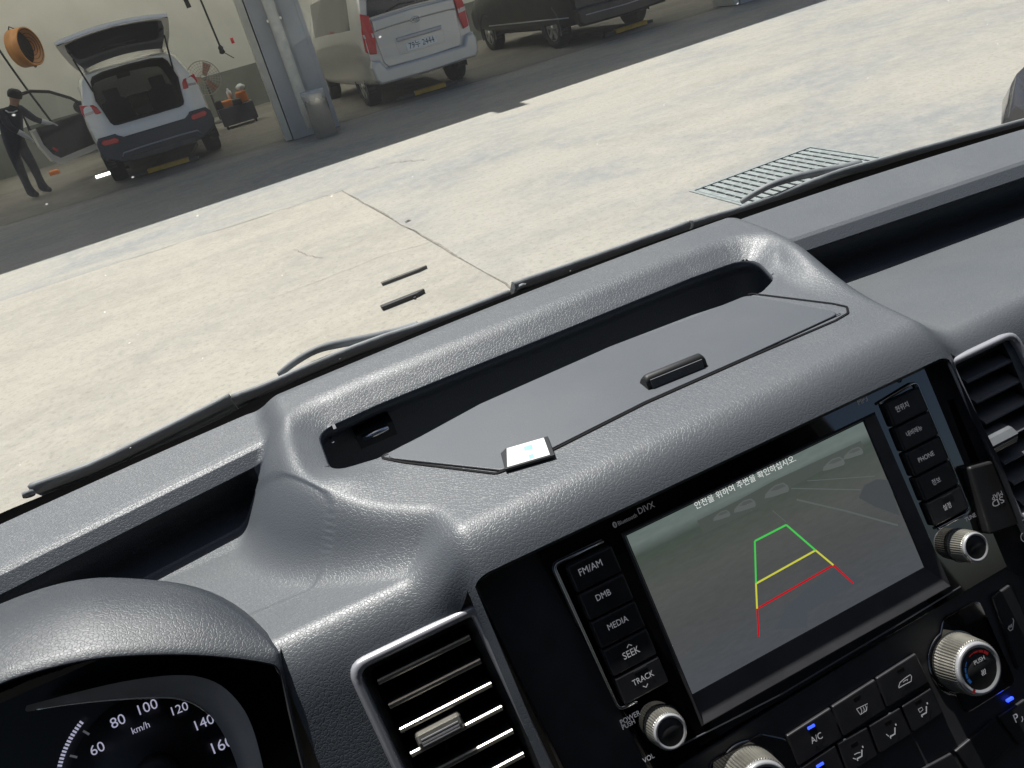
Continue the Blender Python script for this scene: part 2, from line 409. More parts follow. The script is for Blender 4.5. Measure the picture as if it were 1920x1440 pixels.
# ---------------------------------------------------------------- drain grate
gr = thing('drain_grate', 'galvanised steel drain grate set into the concrete yard', 'grate', (GX0, GY0, 0))
bar = MB(); bar.box((0, 0, 0), (.043, GY1 - GY0 - .02, .03)); b0 = None
NB = 15
for i in range(NB):
    x = .03 + (GX1 - GX0 - .06) * i / (NB - 1)
    if b0 is None:
        b0 = bar.build('bar', 'galv', gr, world=False); o = b0
    else: o = cpy(b0, gr)
    o.location = (x, (GY1 - GY0) / 2, -.012)
cb = MB(); cb.box((0, 0, 0), (GX1 - GX0 - .03, .008, .012)); c0 = None
for j in range(9):
    y = .06 + (GY1 - GY0 - .12) * j / 8
    if c0 is None: c0 = cb.build('cross_bar', 'galv', gr, world=False); o = c0
    else: o = cpy(c0, gr)
    o.location = ((GX1 - GX0) / 2, y, -.004)
e = MB(); wx, wy = GX1 - GX0, GY1 - GY0
for (cx, cy, sx, sy) in ((wx / 2, -.012, wx + .05, .024), (wx / 2, wy + .012, wx + .05, .024), (-.012, wy / 2, .024, wy), (wx + .012, wy / 2, .024, wy)):
    e.box((cx, cy, -.004), (sx, sy, .02))
e.build('frame', 'galv', gr, world=False)

# ---------------------------------------------------------------- workshop building
M['wall'] = mat('workshop wall', (.60, .585, .53), .8, var=.07, vscale=1.2, bump=(30, .002))
M['wainscot'] = mat('wainscot paint', (.17, .18, .15), .6, var=.15, vscale=2)
M['clad'] = mat('grey blue cladding', (.47, .465, .45), .45, var=.07, vscale=3)
M['cladcap'] = mat('cream corner trim', (.62, .58, .47), .5, var=.1, vscale=4)
M['ceil'] = mat('workshop ceiling', (.55, .55, .52), .8, var=.05, vscale=1)
M['steel'] = mat('brushed stainless', (.80, .77, .68), .24, metal=.95, var=.03, vscale=3)
M['pipe'] = mat('cream pipe', (.74, .70, .56), .4, var=.10, vscale=9)
tl = bpy.data.materials.new('skylight sheet'); tl.use_nodes = True; n_ = tl.node_tree.nodes; n_.remove(n_['Principled BSDF'])
tb = n_.new('ShaderNodeBsdfTranslucent'); tb.inputs[0].default_value = (.85, .85, .80, 1); tl.node_tree.links.new(tb.outputs[0], n_['Material Output'].inputs[0])
M['added_skylight'] = tl
GRZ = -.045
gar = thing('workshop_building', 'open fronted car workshop with grey clad pillars and cream back wall', 'building', (0, 13.44, 0), GRZ)
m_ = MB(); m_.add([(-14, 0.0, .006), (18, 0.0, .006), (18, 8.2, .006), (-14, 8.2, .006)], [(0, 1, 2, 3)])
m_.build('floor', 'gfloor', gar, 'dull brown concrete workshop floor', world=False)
m_ = MB(); m_.box((2, 8.35, 3.08), (32, .3, 6.16))
m_.build('back_wall', 'wall', gar, world=False)
m_ = MB(); m_.box((2, 8.185, .475), (32, .03, .95)); m_.build('wainscot', 'wainscot', gar, 'dark olive painted lower band of the back wall', world=False)
for x in (-14.1, 18.1):
    m_ = MB(); m_.box((x, 4.2, 3.05), (.2, 8.6, 6.1)); m_.build('side_wall', 'wall', gar, world=False)
# roof: opaque sheets with translucent skylight strip added unseen to brighten the workshop
HR = 6.3
def fe(x): return -.735 + (.055 - GRZ) * x
segs = [(None, 3.2, 'r'), (3.2, 7.4, 's'), (7.4, 8.6, 'r')]
for y0, y1, k in segs:
    ya, yb_ = (fe(-14) if y0 is None else y0), (fe(18) if y0 is None else y0)
    m_ = MB(); m_.loft([[(-14.2, ya, HR - .12), (18.2, yb_, HR - .12), (18.2, y1, HR - .12), (-14.2, y1, HR - .12)], [(-14.2, ya, HR), (18.2, yb_, HR), (18.2, y1, HR), (-14.2, y1, HR)]], smooth=False)
    m_.build('roof_sheet' if k == 'r' else 'added_skylight', 'ceil' if k == 'r' else 'added_skylight', gar, world=False)
m_ = MB(); m_.loft([[(-14.2, fe(-14) + .02, 4.35), (18.2, fe(18) + .02, 4.35), (18.2, fe(18) + .2, 4.35), (-14.2, fe(-14) + .2, 4.35)], [(-14.2, fe(-14) + .02, HR - .123), (18.2, fe(18) + .02, HR - .123), (18.2, fe(18) + .2, HR - .123), (-14.2, fe(-14) + .2, HR - .123)]], smooth=False)
m_.build('fascia', 'clad', gar, world=False)
# the little roof fitting whose shadow breaks the edge of the shade
m_ = MB(); m_.box((3.0, fe(3.0) - .10, HR + .035), (.42, .38, .06)); m_.box((3.0, fe(3.0) + .3, HR + .05), (.1, .5, .1)); m_.build('roof_lamp_bracket', 'clad', gar, world=False)
def pillar(x0):
    m_ = MB()
    m_.box((x0 + .53, .02, 2.2), (.76, .72, 4.38))
    p = m_.build('pillar', 'clad', gar, 'grey blue metal clad pillar', world=False)
    s_ = MB(); s_.box((x0 + .08, .02, 2.2), (.10, .68, 4.36)); s_.build('corner_trim', 'cladcap', gar, world=False)
    for dx in (.20, .62, .86):
        s_ = MB(); s_.box((x0 + dx, -.345, 2.2), (.03, .018, 4.34)); s_.build('panel_rib', 'clad', gar, world=False)
pillar(.98); pillar(9.2); pillar(-7.2)
m_ = MB(); m_.tube([(1.45, -.48, 4.3), (1.45, -.48, .5), (1.45, -.48, .12)], .085, 14); m_.build('downpipe', 'pipe', gar, 'cream downpipe on the front of the pillar', world=False)
for z in (1.7, 3.4):
    s_ = MB(); s_.box((1.45, -.42, z), (.22, .12, .04)); s_.build('pipe_bracket', 'steel', gar, world=False)

# ================================================================== CABIN OF THE VAN THE VIEW IS FROM
XC = .21
van = thing('van_cabin', 'cabin shell of the van around the dashboard', 'van', (XC, -.8, 0))
def cbox(name, c, s, m, R=None):
    b_ = MB(); b_.box(c, s, R); return b_.build(name, m, van)
cbox('roof_panel', (XC, -1.36, 1.91), (1.86, 2.94, .05), 'liner')
cbox('cabin_floor', (XC, -1.1, .48), (1.86, 3.3, .05), 'trim')
for s in (-1, 1):
    x = XC + s * .93
    cbox('door_panel', (x, -.30, .83), (.05, 1.5, .68), 'trim')
    cbox('side_panel', (x, -2.0, 1.2), (.05, 1.7, 1.38), 'trim')
    cbox('centre_pillar', (x, -1.08, 1.53), (.05, .16, .74), 'liner')
    b_ = MB(); b_.tube([(x, .55, 1.2), (x - s * .01, .30, 1.52), (x - s * .03, -.02, 1.84), (x - s * .03, -.1, 1.89)], .04, 8); b_.build('windshield_pillar', 'liner', van)
for s in (-1, 1):
    b_ = MB(); x = XC + s * .93; b_.add([(x, .42, 1.17), (x - s * .02, -.02, 1.80), (x - s * .02, -1.0, 1.87), (x, -1.0, 1.17)], [(0, 1, 2, 3)]); b_.build('door_window', 'winmid', van)
cbox('rear_panel', (XC, -2.85, 1.2), (1.86, .05, 1.38), 'trim')
cbox('firewall', (XC, .70, .86), (1.80, .04, .74), 'trim')
cbox('cowl_panel', (XC, .80, 1.20), (1.72, .26, .03), 'wiper', rotx(-.12))
def seat(x):
    b_ = MB(); b_.box((x, -.42, .92), (.5, .5, .16)); b_.build('seat_cushion', 'trim', van)
    b_ = MB(); b_.box((x, -.74, 1.25), (.48, .13, .66), rotx(.2)); b_.build('seat_back', 'trim', van)
seat(XC + .42); seat(XC - .42)

# ------------------------------------------------------------------ dashboard skin
def sd_poly(X, Y, poly):
    P = np.array(poly, float); n = len(P); d = np.full(X.shape, 1e9); ins = np.zeros(X.shape, bool)
    for i in range(n):
        a, b = P[i], P[(i + 1) % n]; e = b - a; wx_, wy_ = X - a[0], Y - a[1]
        t = np.clip((wx_ * e[0] + wy_ * e[1]) / (e @ e), 0, 1)
        d = np.minimum(d, np.hypot(wx_ - e[0] * t, wy_ - e[1] * t))
        c = ((a[1] > Y) != (b[1] > Y)) & (X < (b[0] - a[0]) * (Y - a[1]) / (b[1] - a[1] + 1e-15) + a[0])
        ins ^= c
    return np.where(ins, -d, d)
def smin(a, b, k):
    h = np.maximum(k - np.abs(a - b), 0) / k; return np.minimum(a, b) - h * h * k / 4
def smax(a, b, k): return -smin(-a, -b, k)
def rp(poly, r): return [tuple(p) for p in rpoly(poly, r, 6)]
SLOT = rp([(-.014, .528), (-.014, .464), (.018, .457), (.11, .471), (.208, .477), (.28, .473), (.338, .464), (.360, .476), (.380, .529), (.32, .534), (.17, .533), (.036, .533)], [.018, .018, 0, 0, 0, 0, .01, .02, .022, 0, 0, 0])
BULGE = [(-.045, .70), (-.026, .56), (-.029, .50), (-.027, .457), (-.012, .426), (.022, .392), (.045, .375), (.05, .25), (.362, .25), (.366, .34), (.372, .386), (.379, .452), (.398, .523), (.403, .576), (.405, .70)]
for _k in range(4):
    BULGE = [tuple(np.array(a) * (1 - t) + np.array(b) * t) for a, b in zip(BULGE, BULGE[1:] + BULGE[:1]) for t in (.25, .75)]
SEAM = rp([(-.50, .448), (-.069, .529), (-.064, .520), (-.016, .426), (-.050, .396), (-.5, .43)], [0, 0, .01, .018, 0, 0])
def base_y(x): return .622 - np.where(np.asarray(x) < .24, .16, .22) * (np.asarray(x) - .24) ** 2
def pad_z(X, Y):
    zF = 1.314 + (Y - .330) * (math.cos(TILT) / math.sin(TILT))
    floor = np.interp(Y, [.25, .355, .392, .50, .60], [1.345, 1.3335, 1.3255, 1.3075, 1.306])
    ylip = np.where(X < .16, .545 + (X + .06) * .187, .531 - (X - .42) * .127)
    dd = ylip - Y
    drop = np.interp(dd, [-.012, -.005, -.001, .007, .009, .0125], [0, .0005, .0024, .0110, .02, .09])
    top = 1.354
    zside = smax(top - drop, floor, .016)
    zside = smin(zside, zF, .032)
    ds = sd_poly(X, Y, SLOT)
    mk = np.maximum(sstep(.465, .510, Y), np.maximum(sstep(.03, -.012, X) * sstep(.385, .505, Y), sstep(.356, .392, X) * sstep(.385, .505, Y)))
    zc_ = 1.3552 + smin(np.maximum(ds, 0) * .62, np.full(ds.shape, .0140), .005) * mk
    zc_ = zc_ - .003 * sstep(.0, .02, Y - base_y(X) + .03)
    zb_ = 1.337 + (Y - .325) * 1.4
    zc_ = smin(zc_, zb_, .024)
    db = sd_poly(X, Y, BULGE)
    stack = sstep(.020, .040, X) * sstep(.392, .374, X)
    slope = np.where(X > .2, 1.7, 1.35)
    out = np.maximum(db, 0)
    fadey = (1 - stack) * sstep(.338, .310, Y) * .05
    zo = zc_ - slope * (np.sqrt(out * out + .016 ** 2) - .016) - fadey
    zout = smax(zside, zo, .020 - .013 * sstep(.48, .52, Y))
    return np.where(db < 0, np.where(fadey > 0, zout, zc_), zout)
NX, NY = 800, 250
xg = np.linspace(-.64, 1.06, NX); X, V = np.meshgrid(xg, np.linspace(0, 1, NY), indexing='ij')
wb = np.clip((1 - sstep(0, 1, sd_poly(X[:, -1:], np.full((NX, 1), .6), BULGE) / .03)), 0, 1)
YB = base_y(X) - .018 * wb
Y0 = .19
YL = np.where(X < -.06, .545 + (X + .06) * .187, np.where(X > .42, .531 - (X - .42) * .127, np.interp(X, [-.06, -.01, .17, .37, .42], [.545, .534, .533, .532, .531])))
n1, n2, n3 = .22, .62, .84
cen = sstep(-.050, -.016, X) * sstep(.416, .384, X)
zlo, zhi = .014 + .066 * cen, .008 + .022 * cen
Yg = np.where(V < n1, Y0 + (.345 - Y0) * V / n1, np.where(V < n2, .345 + (YL - zlo - .345) * (V - n1) / (n2 - n1), np.where(V < n3, YL - zlo + (zlo + zhi) * (V - n2) / (n3 - n2), YL + zhi + (YB - YL - zhi) * (V - n3) / (1 - n3))))
Z = pad_z(X, Yg)
Z = Z - .0015 * sstep(-.0010, .0010, -sd_poly(X, Yg, SEAM)) * (X < 0)
keep = np.ones((NX - 1, NY - 1), bool)
# let the skin end exactly on the slot's outline
D0 = sd_poly(X, Yg, SLOT); e_ = 1e-4
gx = (sd_poly(X + e_, Yg, SLOT) - sd_poly(X - e_, Yg, SLOT)) / (2 * e_); gy = (sd_poly(X, Yg + e_, SLOT) - sd_poly(X, Yg - e_, SLOT)) / (2 * e_)
snap = (np.abs(D0) < .0014)
X = np.where(snap, X - gx * D0, X); Yg = np.where(snap, Yg - gy * D0, Yg); D0 = np.where(snap, 0., D0)
keep &= ~(np.minimum(np.minimum(D0[:-1, :-1], D0[1:, :-1]), np.minimum(D0[:-1, 1:], D0[1:, 1:])) < -1e-5)
Z = np.where(snap, 1.3550, Z)
xc = (X[:-1, :-1] + X[1:, 1:]) / 2; yc = (Yg[:-1, :-1] + Yg[1:, 1:]) / 2
keep &= ~((xc > .0375) & (xc < .3755) & (yc < .3255))
keep &= ~((xc > -.040) & (xc < .033) & (yc < .3285))
keep &= ~((xc > .385) & (xc < .433) & (yc < .334) & (yc > .24))
keep &= ~((xc > -.47) & (xc < -.0745) & (yc < np.interp(xc, [-.38, -.225, -.16, -.125, -.095, -.0785], [.44, .44, .425, .395, .362, .345])))
YLc = np.where(xc < .16, .545 + (xc + .06) * .187, .531 - (xc - .42) * .127)
keep &= ~((YLc - yc > .0071) & (YLc - yc < .0140) & (((xc < -.066) & (xc > -.6)) | ((xc > .430) & (xc < 1.0))))
idx = np.arange(NX * NY).reshape(NX, NY)
I, J = np.where(keep)
fs = np.stack([idx[I, J], idx[I + 1, J], idx[I + 1, J + 1], idx[I, J + 1]], 1)
dash = thing('dashboard', 'dark grey grained dashboard with a long storage slot and lidded tray', 'dashboard', (XC, .45, 1.2))
vv = np.stack([X.ravel() - XC, Yg.ravel() - .45, Z.ravel() - 1.2], 1)
me = bpy.data.meshes.new('dash_pad'); me.from_pydata(vv.tolist(), [], fs.tolist())
me.polygons.foreach_set('use_smooth', [True] * len(me.polygons)); me.materials.append(M['pad'])
bm = bmesh.new(); bm.from_mesh(me); bm.verts.ensure_lookup_table(); bmesh.ops.remove_doubles(bm, verts=[bm.verts[int(i)] for i in np.where(snap.ravel())[0]], dist=.0007); bmesh.ops.delete(bm, geom=[v for v in bm.verts if not v.link_faces], context='VERTS'); bm.to_mesh(me); bm.free()
po = bpy.data.objects.new('dash_pad', me); COL.objects.link(po); po.parent = dash; bpy.context.view_layer.update()
# under the brow and below the back edge, so that nothing is paper thin
b_ = MB()
xs_ = np.linspace(.0375, .3755, 30)
b_.loft([[(x, .3262, float(pad_z(np.array([[x]]), np.array([[.3262]]))[0, 0]) - .0003) for x in xs_], [(x, .331, 1.331) for x in xs_], [(x, .352, 1.336) for x in xs_]], closed=False)
b_.build('brow_underside', 'pad', dash)
b_ = MB(); yb_l = [float(base_y(x)) for x in xg[::8]]
b_.loft([[(x, y - .001 - (.018 if -.04 < x < .4 else 0), 1.330) for x, y in zip(xg[::8], yb_l)], [(x, y + .03, 1.315) for x, y in zip(xg[::8], yb_l)], [(x, y + .05, 1.25) for x, y in zip(xg[::8], yb_l)]], closed=False)
b_.build('defroster_ledge', 'matte', dash)
def lining(name, xs1, fn):
    b_ = MB(); rows = [fn(x) for x in xs1]; b_.loft(rows, closed=False)
    for r_ in (rows[0], rows[-1]): b_.add(r_, [tuple(range(len(r_)))])
    return b_.build(name, 'pad', dash)
def side_lin(x):
    yl = (.545 + (x + .06) * .187) if x < .16 else (.531 - (x - .42) * .127)
    return [(x, yl - .0069, 1.3429), (x, yl - .004, 1.3405), (x, yl + .028, 1.338), (x, yl + .034, 1.328), (x, yl + .032, 1.312), (x, yl + .02, 1.3050), (x, yl - .014, 1.3055)]
lining('recess_lining', np.linspace(-.6, -.0655, 40), side_lin); lining('recess_lining', np.linspace(.4295, 1.0, 40), side_lin)
SL0 = [tuple(p) for p in SLOT]
def zat(p): return float(pad_z(np.array([[p[0]]]), np.array([[p[1]]]))[0, 0])
r0 = inset(SL0, .0006); cS = np.mean(np.array(SL0), 0)
def grow(P, d): return [np.array(p) + nrm(np.array(p) - np.array([min(max(p[0], .03), .34), cS[1]])) * d for p in P]
g1 = grow(SL0, .0034); g2 = grow(SL0, .0010)
b_ = MB(); b_.loft([[(p[0], p[1], 1.3550) for p in SL0], [(p[0], p[1], 1.3537) for p in inset(SL0, .0008)], [(p[0], p[1], 1.3475) for p in inset(SL0, .0002)], [(p[0], p[1], 1.3455) for p in grow(SL0, .010)], [(p[0], p[1], 1.335) for p in grow(SL0, .016)], [(p[0], p[1], 1.275) for p in grow(SL0, .014)], [(p[0], p[1], 1.268) for p in grow(SL0, .006)]], caps=False)
b_.add([(p[0], p[1], 1.268) for p in grow(SL0, .006)], [tuple(range(len(SL0)))])
b_.build('slot_lining', 'pad', dash)
# lid over the tray
LZ = 1.3553
def frz(a, b, h=0): return np.array([a, b, LZ + h])
def zpx(x, y, h=0): return tuple(at_z(x, y, LZ + h)[:2])
lid_px = [(717, 857), (940, 881), (1033, 841), (1210, 752), (1400, 668), (1577, 586), (1401, 553), (1290, 598), (1140, 651), (900, 757)]
lid2 = [zpx(*p, .0012) for p in lid_px]
lid = MB(); lid.slab(lid2, frz, -.001, .0013, .0006, [.006, .006, 0, 0, 0, .006, .008, 0, 0, 0]); lo = lid.build('tray_lid', 'lid', dash, 'flat dark grained lid over the tray with a ribbed tab')
sm_ = MB()
rim = [zpx(*p) for p in [(708, 859), (760, 868), (930, 889), (960, 878), (1036, 845), (1210, 757), (1400, 673), (1566, 602), (1590, 588), (1588, 576), (1560, 570), (1480, 560), (1408, 551)]]
sm_.strip(rpoly(rim, .004, 4), .0016, frz, .0007)
rim2 = [zpx(*p) for p in [(717, 859), (940, 884), (1033, 843), (1210, 754.5), (1400, 670), (1576, 589)]]
sm_.strip(rim2, .0009, frz, .0008)
sm_.build('lid_seam', 'frit', dash)
# ribbed tab
t0, t1 = np.array(zpx(1217, 735)), np.array(zpx(1328, 690)); ud = nrm(t1 - t0); vd = np.array([-ud[1], ud[0]]); TL_ = np.linalg.norm(t1 - t0)
def frt(a, b, h=0):
    p = t0 + ud * a + vd * b; return np.array([p[0], p[1], LZ + h])
tabm = MB(); prof = [(0, .0010), (.0022, .0080), (.0040, .0096), (.007, .0096), (.010, .007), (.013, .0012)]
tabm.loft([[frt(a_, b + (.004 if k in (0, 1) and False else 0), h * s_) for b, h in prof] for k, (a_, s_) in enumerate([(0, .75), (.0015, .95), (.003, 1), (TL_ - .003, 1), (TL_ - .0015, .95), (TL_, .75)])], closed=True)
tabo = tabm.build('lid_tab', 'matte', lo)
rb = MB()
for k in range(7):
    h = .0020 + k * .00085
    rb.box(frt(TL_ / 2, .0000 + .00028 * k, h), (TL_ - .006, .0009, .0006), rotz(math.atan2(ud[1], ud[0])))
rb.build('tab_ribs', 'slatdark', lo)
# socket inside the slot, on its back wall
p = at_y(705, 812, .531)
sk = MB(); sk.box(p + np.array([0, .009, -.001]), (.030, .022, .012)); sk.tube([p + np.array([-.011, -.004, .0015]), p + np.array([.010, -.004, .0025])], .0028, 8, 1)
sk.build('socket', ['matte', 'chrome'], dash, 'small dark socket with a bright metal edge inside the slot')
for q in ((629, 806), (625, 832)):
    p = at_y(*q, .5225); s_ = MB(); s_.box(p + np.array([0, .006, 0]), (.0022, .014, .003)); s_.build('slot_clip', 'slatdark', dash)
# seam of the moulded insert beside the hood is part of the skin; raised moulding on the passenger side
# ------------------------------------------------------------------ windshield
ws = thing('windshield', 'raked windshield with dust specks and a black band along its base', 'windshield', (XC, .6, 1.33))
SL = math.radians(43.6)
def wsp(x, s, off=0.):
    curve = .10 * (x - XC) ** 2
    return np.array([x, base_y(x) + .050 - s * math.cos(SL) + math.sin(SL) * off - curve * s, 1.336 + s * math.sin(SL) + math.cos(SL) * off])
def ws_hit(px, py, off=0.):
    d = ray(px, py); t = .3
    for _ in range(60):
        p = EYE + d * t; s = (base_y(p[0]) + .050 - p[1]) / math.cos(SL); q = wsp(p[0], s, off)
        t += (q[1] - p[1] + (p[2] - q[2]) * 1.0) * .35 * (-1 if False else 1) if False else 0
        # signed height above the glass sheet
        hgt = p[2] - q[2]
        p2 = EYE + d * (t + 1e-3); s2 = (base_y(p2[0]) + .050 - p2[1]) / math.cos(SL); h2 = p2[2] - wsp(p2[0], s2, off)[2]
        g_ = (h2 - hgt) / 1e-3
        t -= hgt / g_
    p = EYE + d * t
    return float(p[0]), float((base_y(p[0]) + .050 - p[1]) / math.cos(SL)), p
xs_ = np.linspace(-.70, 1.12, 90)
def sheet(s0, s1, off, n=16): return [[wsp(x, s0 + (s1 - s0) * k / n, off) for x in xs_] for k in range(n + 1)]
b_ = MB(); b_.loft(sheet(0, .86, 0), closed=False); b_.build('glass_pane', 'windshield', ws)
fpx = [(0, 961), (200, 880), (400, 792), (500, 737), (700, 655), (877, 583), (1140, 484), (1300, 427), (1500, 362), (1720, 290), (1920, 234)]
fh = [ws_hit(*p_, -.0012) for p_ in fpx]; fx, fs_ = [h_[0] for h_ in fh], [h_[1] for h_ in fh]
b_ = MB(); b_.loft([[wsp(x, -.03 + (float(np.interp(x, fx, fs_)) + .03) * k / 5, -.0012) for x in xs_] for k in range(6)], closed=False); b_.build('black_band', 'frit', ws, 'black ceramic band along the base of the windshield')
# ================================================================== INSTRUMENT CLUSTER
clu = thing('instrument_cluster', 'hooded instrument cluster with a black speedometer dial and white numerals', 'instrument cluster', (-.2, .34, 1.2))
rim_px = [(0, 1275), (60, 1256), (120, 1240), (200, 1225), (333, 1220), (430, 1226), (500, 1236)]
top_w = [at_pl(x, y, FT + FN * .002, FN) for x, y in rim_px]
back_px = [(0, 1132), (70, 1105), (140, 1087), (213, 1081), (350, 1094), (440, 1136), (506, 1203)]
back_z = [1.3665, 1.367, 1.3675, 1.3665, 1.359, 1.349, 1.339]
back_w = [at_z(x, y, z) for (x, y), z in zip(back_px, back_z)]
cor_f = at_pl(527, 1243, FT + FN * .002, FN); cor_b = at_z(527, 1236, 1.3335)
side_f = [at_pl(x, y, FT + FN * .002, FN) for x, y in [(538, 1290), (550, 1345), (573, 1440), (600, 1545), (612, 1600)]]
side_b = [p + np.array([.004, .035, .01]) for p in side_f]
# carry the hood on to its other end, a mirror image about the wheel's axis
xm = -.27
def mir(p): return np.array([2 * xm - p[0], p[1], p[2]])
front = [mir(p) for p in side_f[::-1]] + [mir(cor_f)] + [mir(p) for p in top_w[::-1]] + top_w + [cor_f] + side_f
back = [mir(p) for p in side_b[::-1]] + [mir(cor_b)] + [mir(p) for p in back_w[::-1]] + back_w + [cor_b] + side_b
def resample(P, n):
    P = np.array(P); d = np.concatenate([[0], np.cumsum(np.linalg.norm(np.diff(P, axis=0), axis=1))])
    return d, P
# smooth the two outlines together (same parameter for both)
def smooth_pts(P, it=2):
    P = [np.array(p) for p in P]
    for _ in range(it):
        Q = [P[0]]
        for a, b in zip(P[:-1], P[1:]): Q += [a * .75 + b * .25, a * .25 + b * .75]
        Q.append(P[-1]); P = Q
    return P
front, back = smooth_pts(front), smooth_pts(back)
rows = []
nh = 10
for k in range(nh + 1):
    t = k / nh; row = []
    for a, b in zip(front, back):
        p = a * (1 - t) + b * t
        lift = .006 * math.sin(math.pi * min(1, t)) * min(1, np.linalg.norm(b - a) / .08)
        row.append(p + np.array([0, 0, lift]))
    rows.append(row)
inn = [a * .0 + np.array([xm + (a[0] - xm) * .987, a[1] + .001, 1.2 + (a[2] - 1.2) * .982]) for a in front]
lipf = [(a + b) / 2 + FN * .0015 for a, b in zip(front, inn)]
rows = [lipf] + rows + [[p + np.array([0, .012, -.010]) for p in back], [p + np.array([0, .016, -.07]) for p in back]]
h_ = MB(); h_.loft(rows, closed=False); h_.build('cluster_hood', 'hood', clu, 'dark grained hood over the dials')
deep = [p - FN * .016 + np.array([0, 0, -.002]) for p in inn]
deep2 = [np.array([xm + (p[0] - xm) * .97, p[1], p[2]]) - FN * .045 for p in inn]
h_ = MB(); h_.loft([lipf, inn, deep], closed=False); h_.build('hood_lip', 'satin', clu)
h_ = MB(); h_.loft([deep, deep2], closed=False); h_.build('hood_liner', 'matte', clu)
GH = -.042
def gab(x, y): return fab(x, y, GH)
# dial glass backing
h_ = MB(); q = [(-.56, .055), (-.245, .055), (-.215, .01), (-.205, -.14), (-.56, -.14)]
h_.add([fw(a, b, GH - .003) for a, b in q], [(0, 1, 2, 3, 4)]); h_.build('dial_panel', mat('dial panel', (.010, .010, .014), .35, var=.1, vscale=40), clu)
# crescent visor over the speedometer
lo_px = [(48, 1333), (140, 1318), (230, 1310), (320, 1306), (362, 1316), (395, 1340), (425, 1385), (447, 1440), (462, 1500)]
hi_px = [(50, 1323), (150, 1296), (240, 1275), (340, 1263), (400, 1274), (440, 1305), (470, 1350), (490, 1420), (505, 1500)]
lo_w = smooth_pts([fw(*fab(x, y, GH + .020), GH + .020) for x, y in lo_px]); hi_w = smooth_pts([fw(*fab(x, y, GH + .030), GH + .030) for x, y in hi_px])
in_w = [p - FN * .020 - FB * .0015 for p in lo_w]
h_ = MB(); h_.loft([hi_w, [a * .5 + b * .5 + FN * .0012 for a, b in zip(hi_w, lo_w)], lo_w, [p - FN * .0015 - FB * .001 for p in lo_w], in_w], closed=False)
h_.build('dial_visor', mat('dial visor', (.28, .28, .29), .36, var=.08, vscale=60), clu, 'grey crescent visor over the speedometer')
h_ = MB(); h_.tube([p + FN * .0002 for p in lo_w[2:22]], .0007, 6); h_.build('visor_edge', 'chrome', clu)
# speedometer
c0 = np.array(gab(296, 1452)); rr = np.linalg.norm(np.array(gab(168, 1408)) - c0)
dial = MB(); dial.lathe(fw(c0[0], c0[1], GH - .002), FN, [(rr * 1.18, 0), (rr * 1.18, .0006), (0, .0007)], 64); do = dial.build('speedometer', mat('dial black', (.006, .006, .010), .4, var=.1, vscale=50), clu)
def frg(a, b, h=0): return fw(a, b, GH + h)
tk = MB()
a0 = math.radians(128); 
for k in range(0, 46):
    an = math.radians(214 - k * 2.1); r0_, r1_ = rr * 1.28, rr * 1.34
    d_ = np.array([math.cos(an), math.sin(an)]); tk.strip([c0 + d_ * r0_, c0 + d_ * r1_], .0011, frg, .0006)
tk.build('tick_ring', 'digit', do)
tk2 = MB()
for k in range(6):
    an = math.radians(208 - k * 17); d_ = np.array([math.cos(an), math.sin(an)]); tk2.strip([c0 + d_ * rr * 1.12, c0 + d_ * rr * 1.22], .0012, frg, .0006)
tk2.build('major_ticks', 'legend_dim', do)
for body, p0, p1 in [('60', (174, 1417), (199, 1404)), ('80', (212, 1366), (238, 1353)), ('100', (263, 1340), (299, 1328)), ('120', (325, 1341), (356, 1332)), ('140', (370, 1369), (404, 1355)), ('160', (402, 1413), (440, 1397)), ('km/h', (250, 1376), (283, 1364)), ('180', (438, 1470), (474, 1456)), ('40', (150, 1478), (176, 1466))]:
    t_ = MB(); a, b = gab(*p0), gab(*p1); text_ab(t_, body, a, (b[0], a[1] + (b[1] - a[1]) * .4), frg, .0007, stretch=1.0 if body != 'km/h' else 1.1); t_.build('numeral' if body != 'km/h' else 'unit_mark', 'digit', do)
h_ = MB(); h_.lathe(fw(c0[0], c0[1], GH + .001), FN, [(.012, 0), (.012, .006), (.009, .009), (0, .0095)], 28); h_.build('needle_hub', 'matte', do)
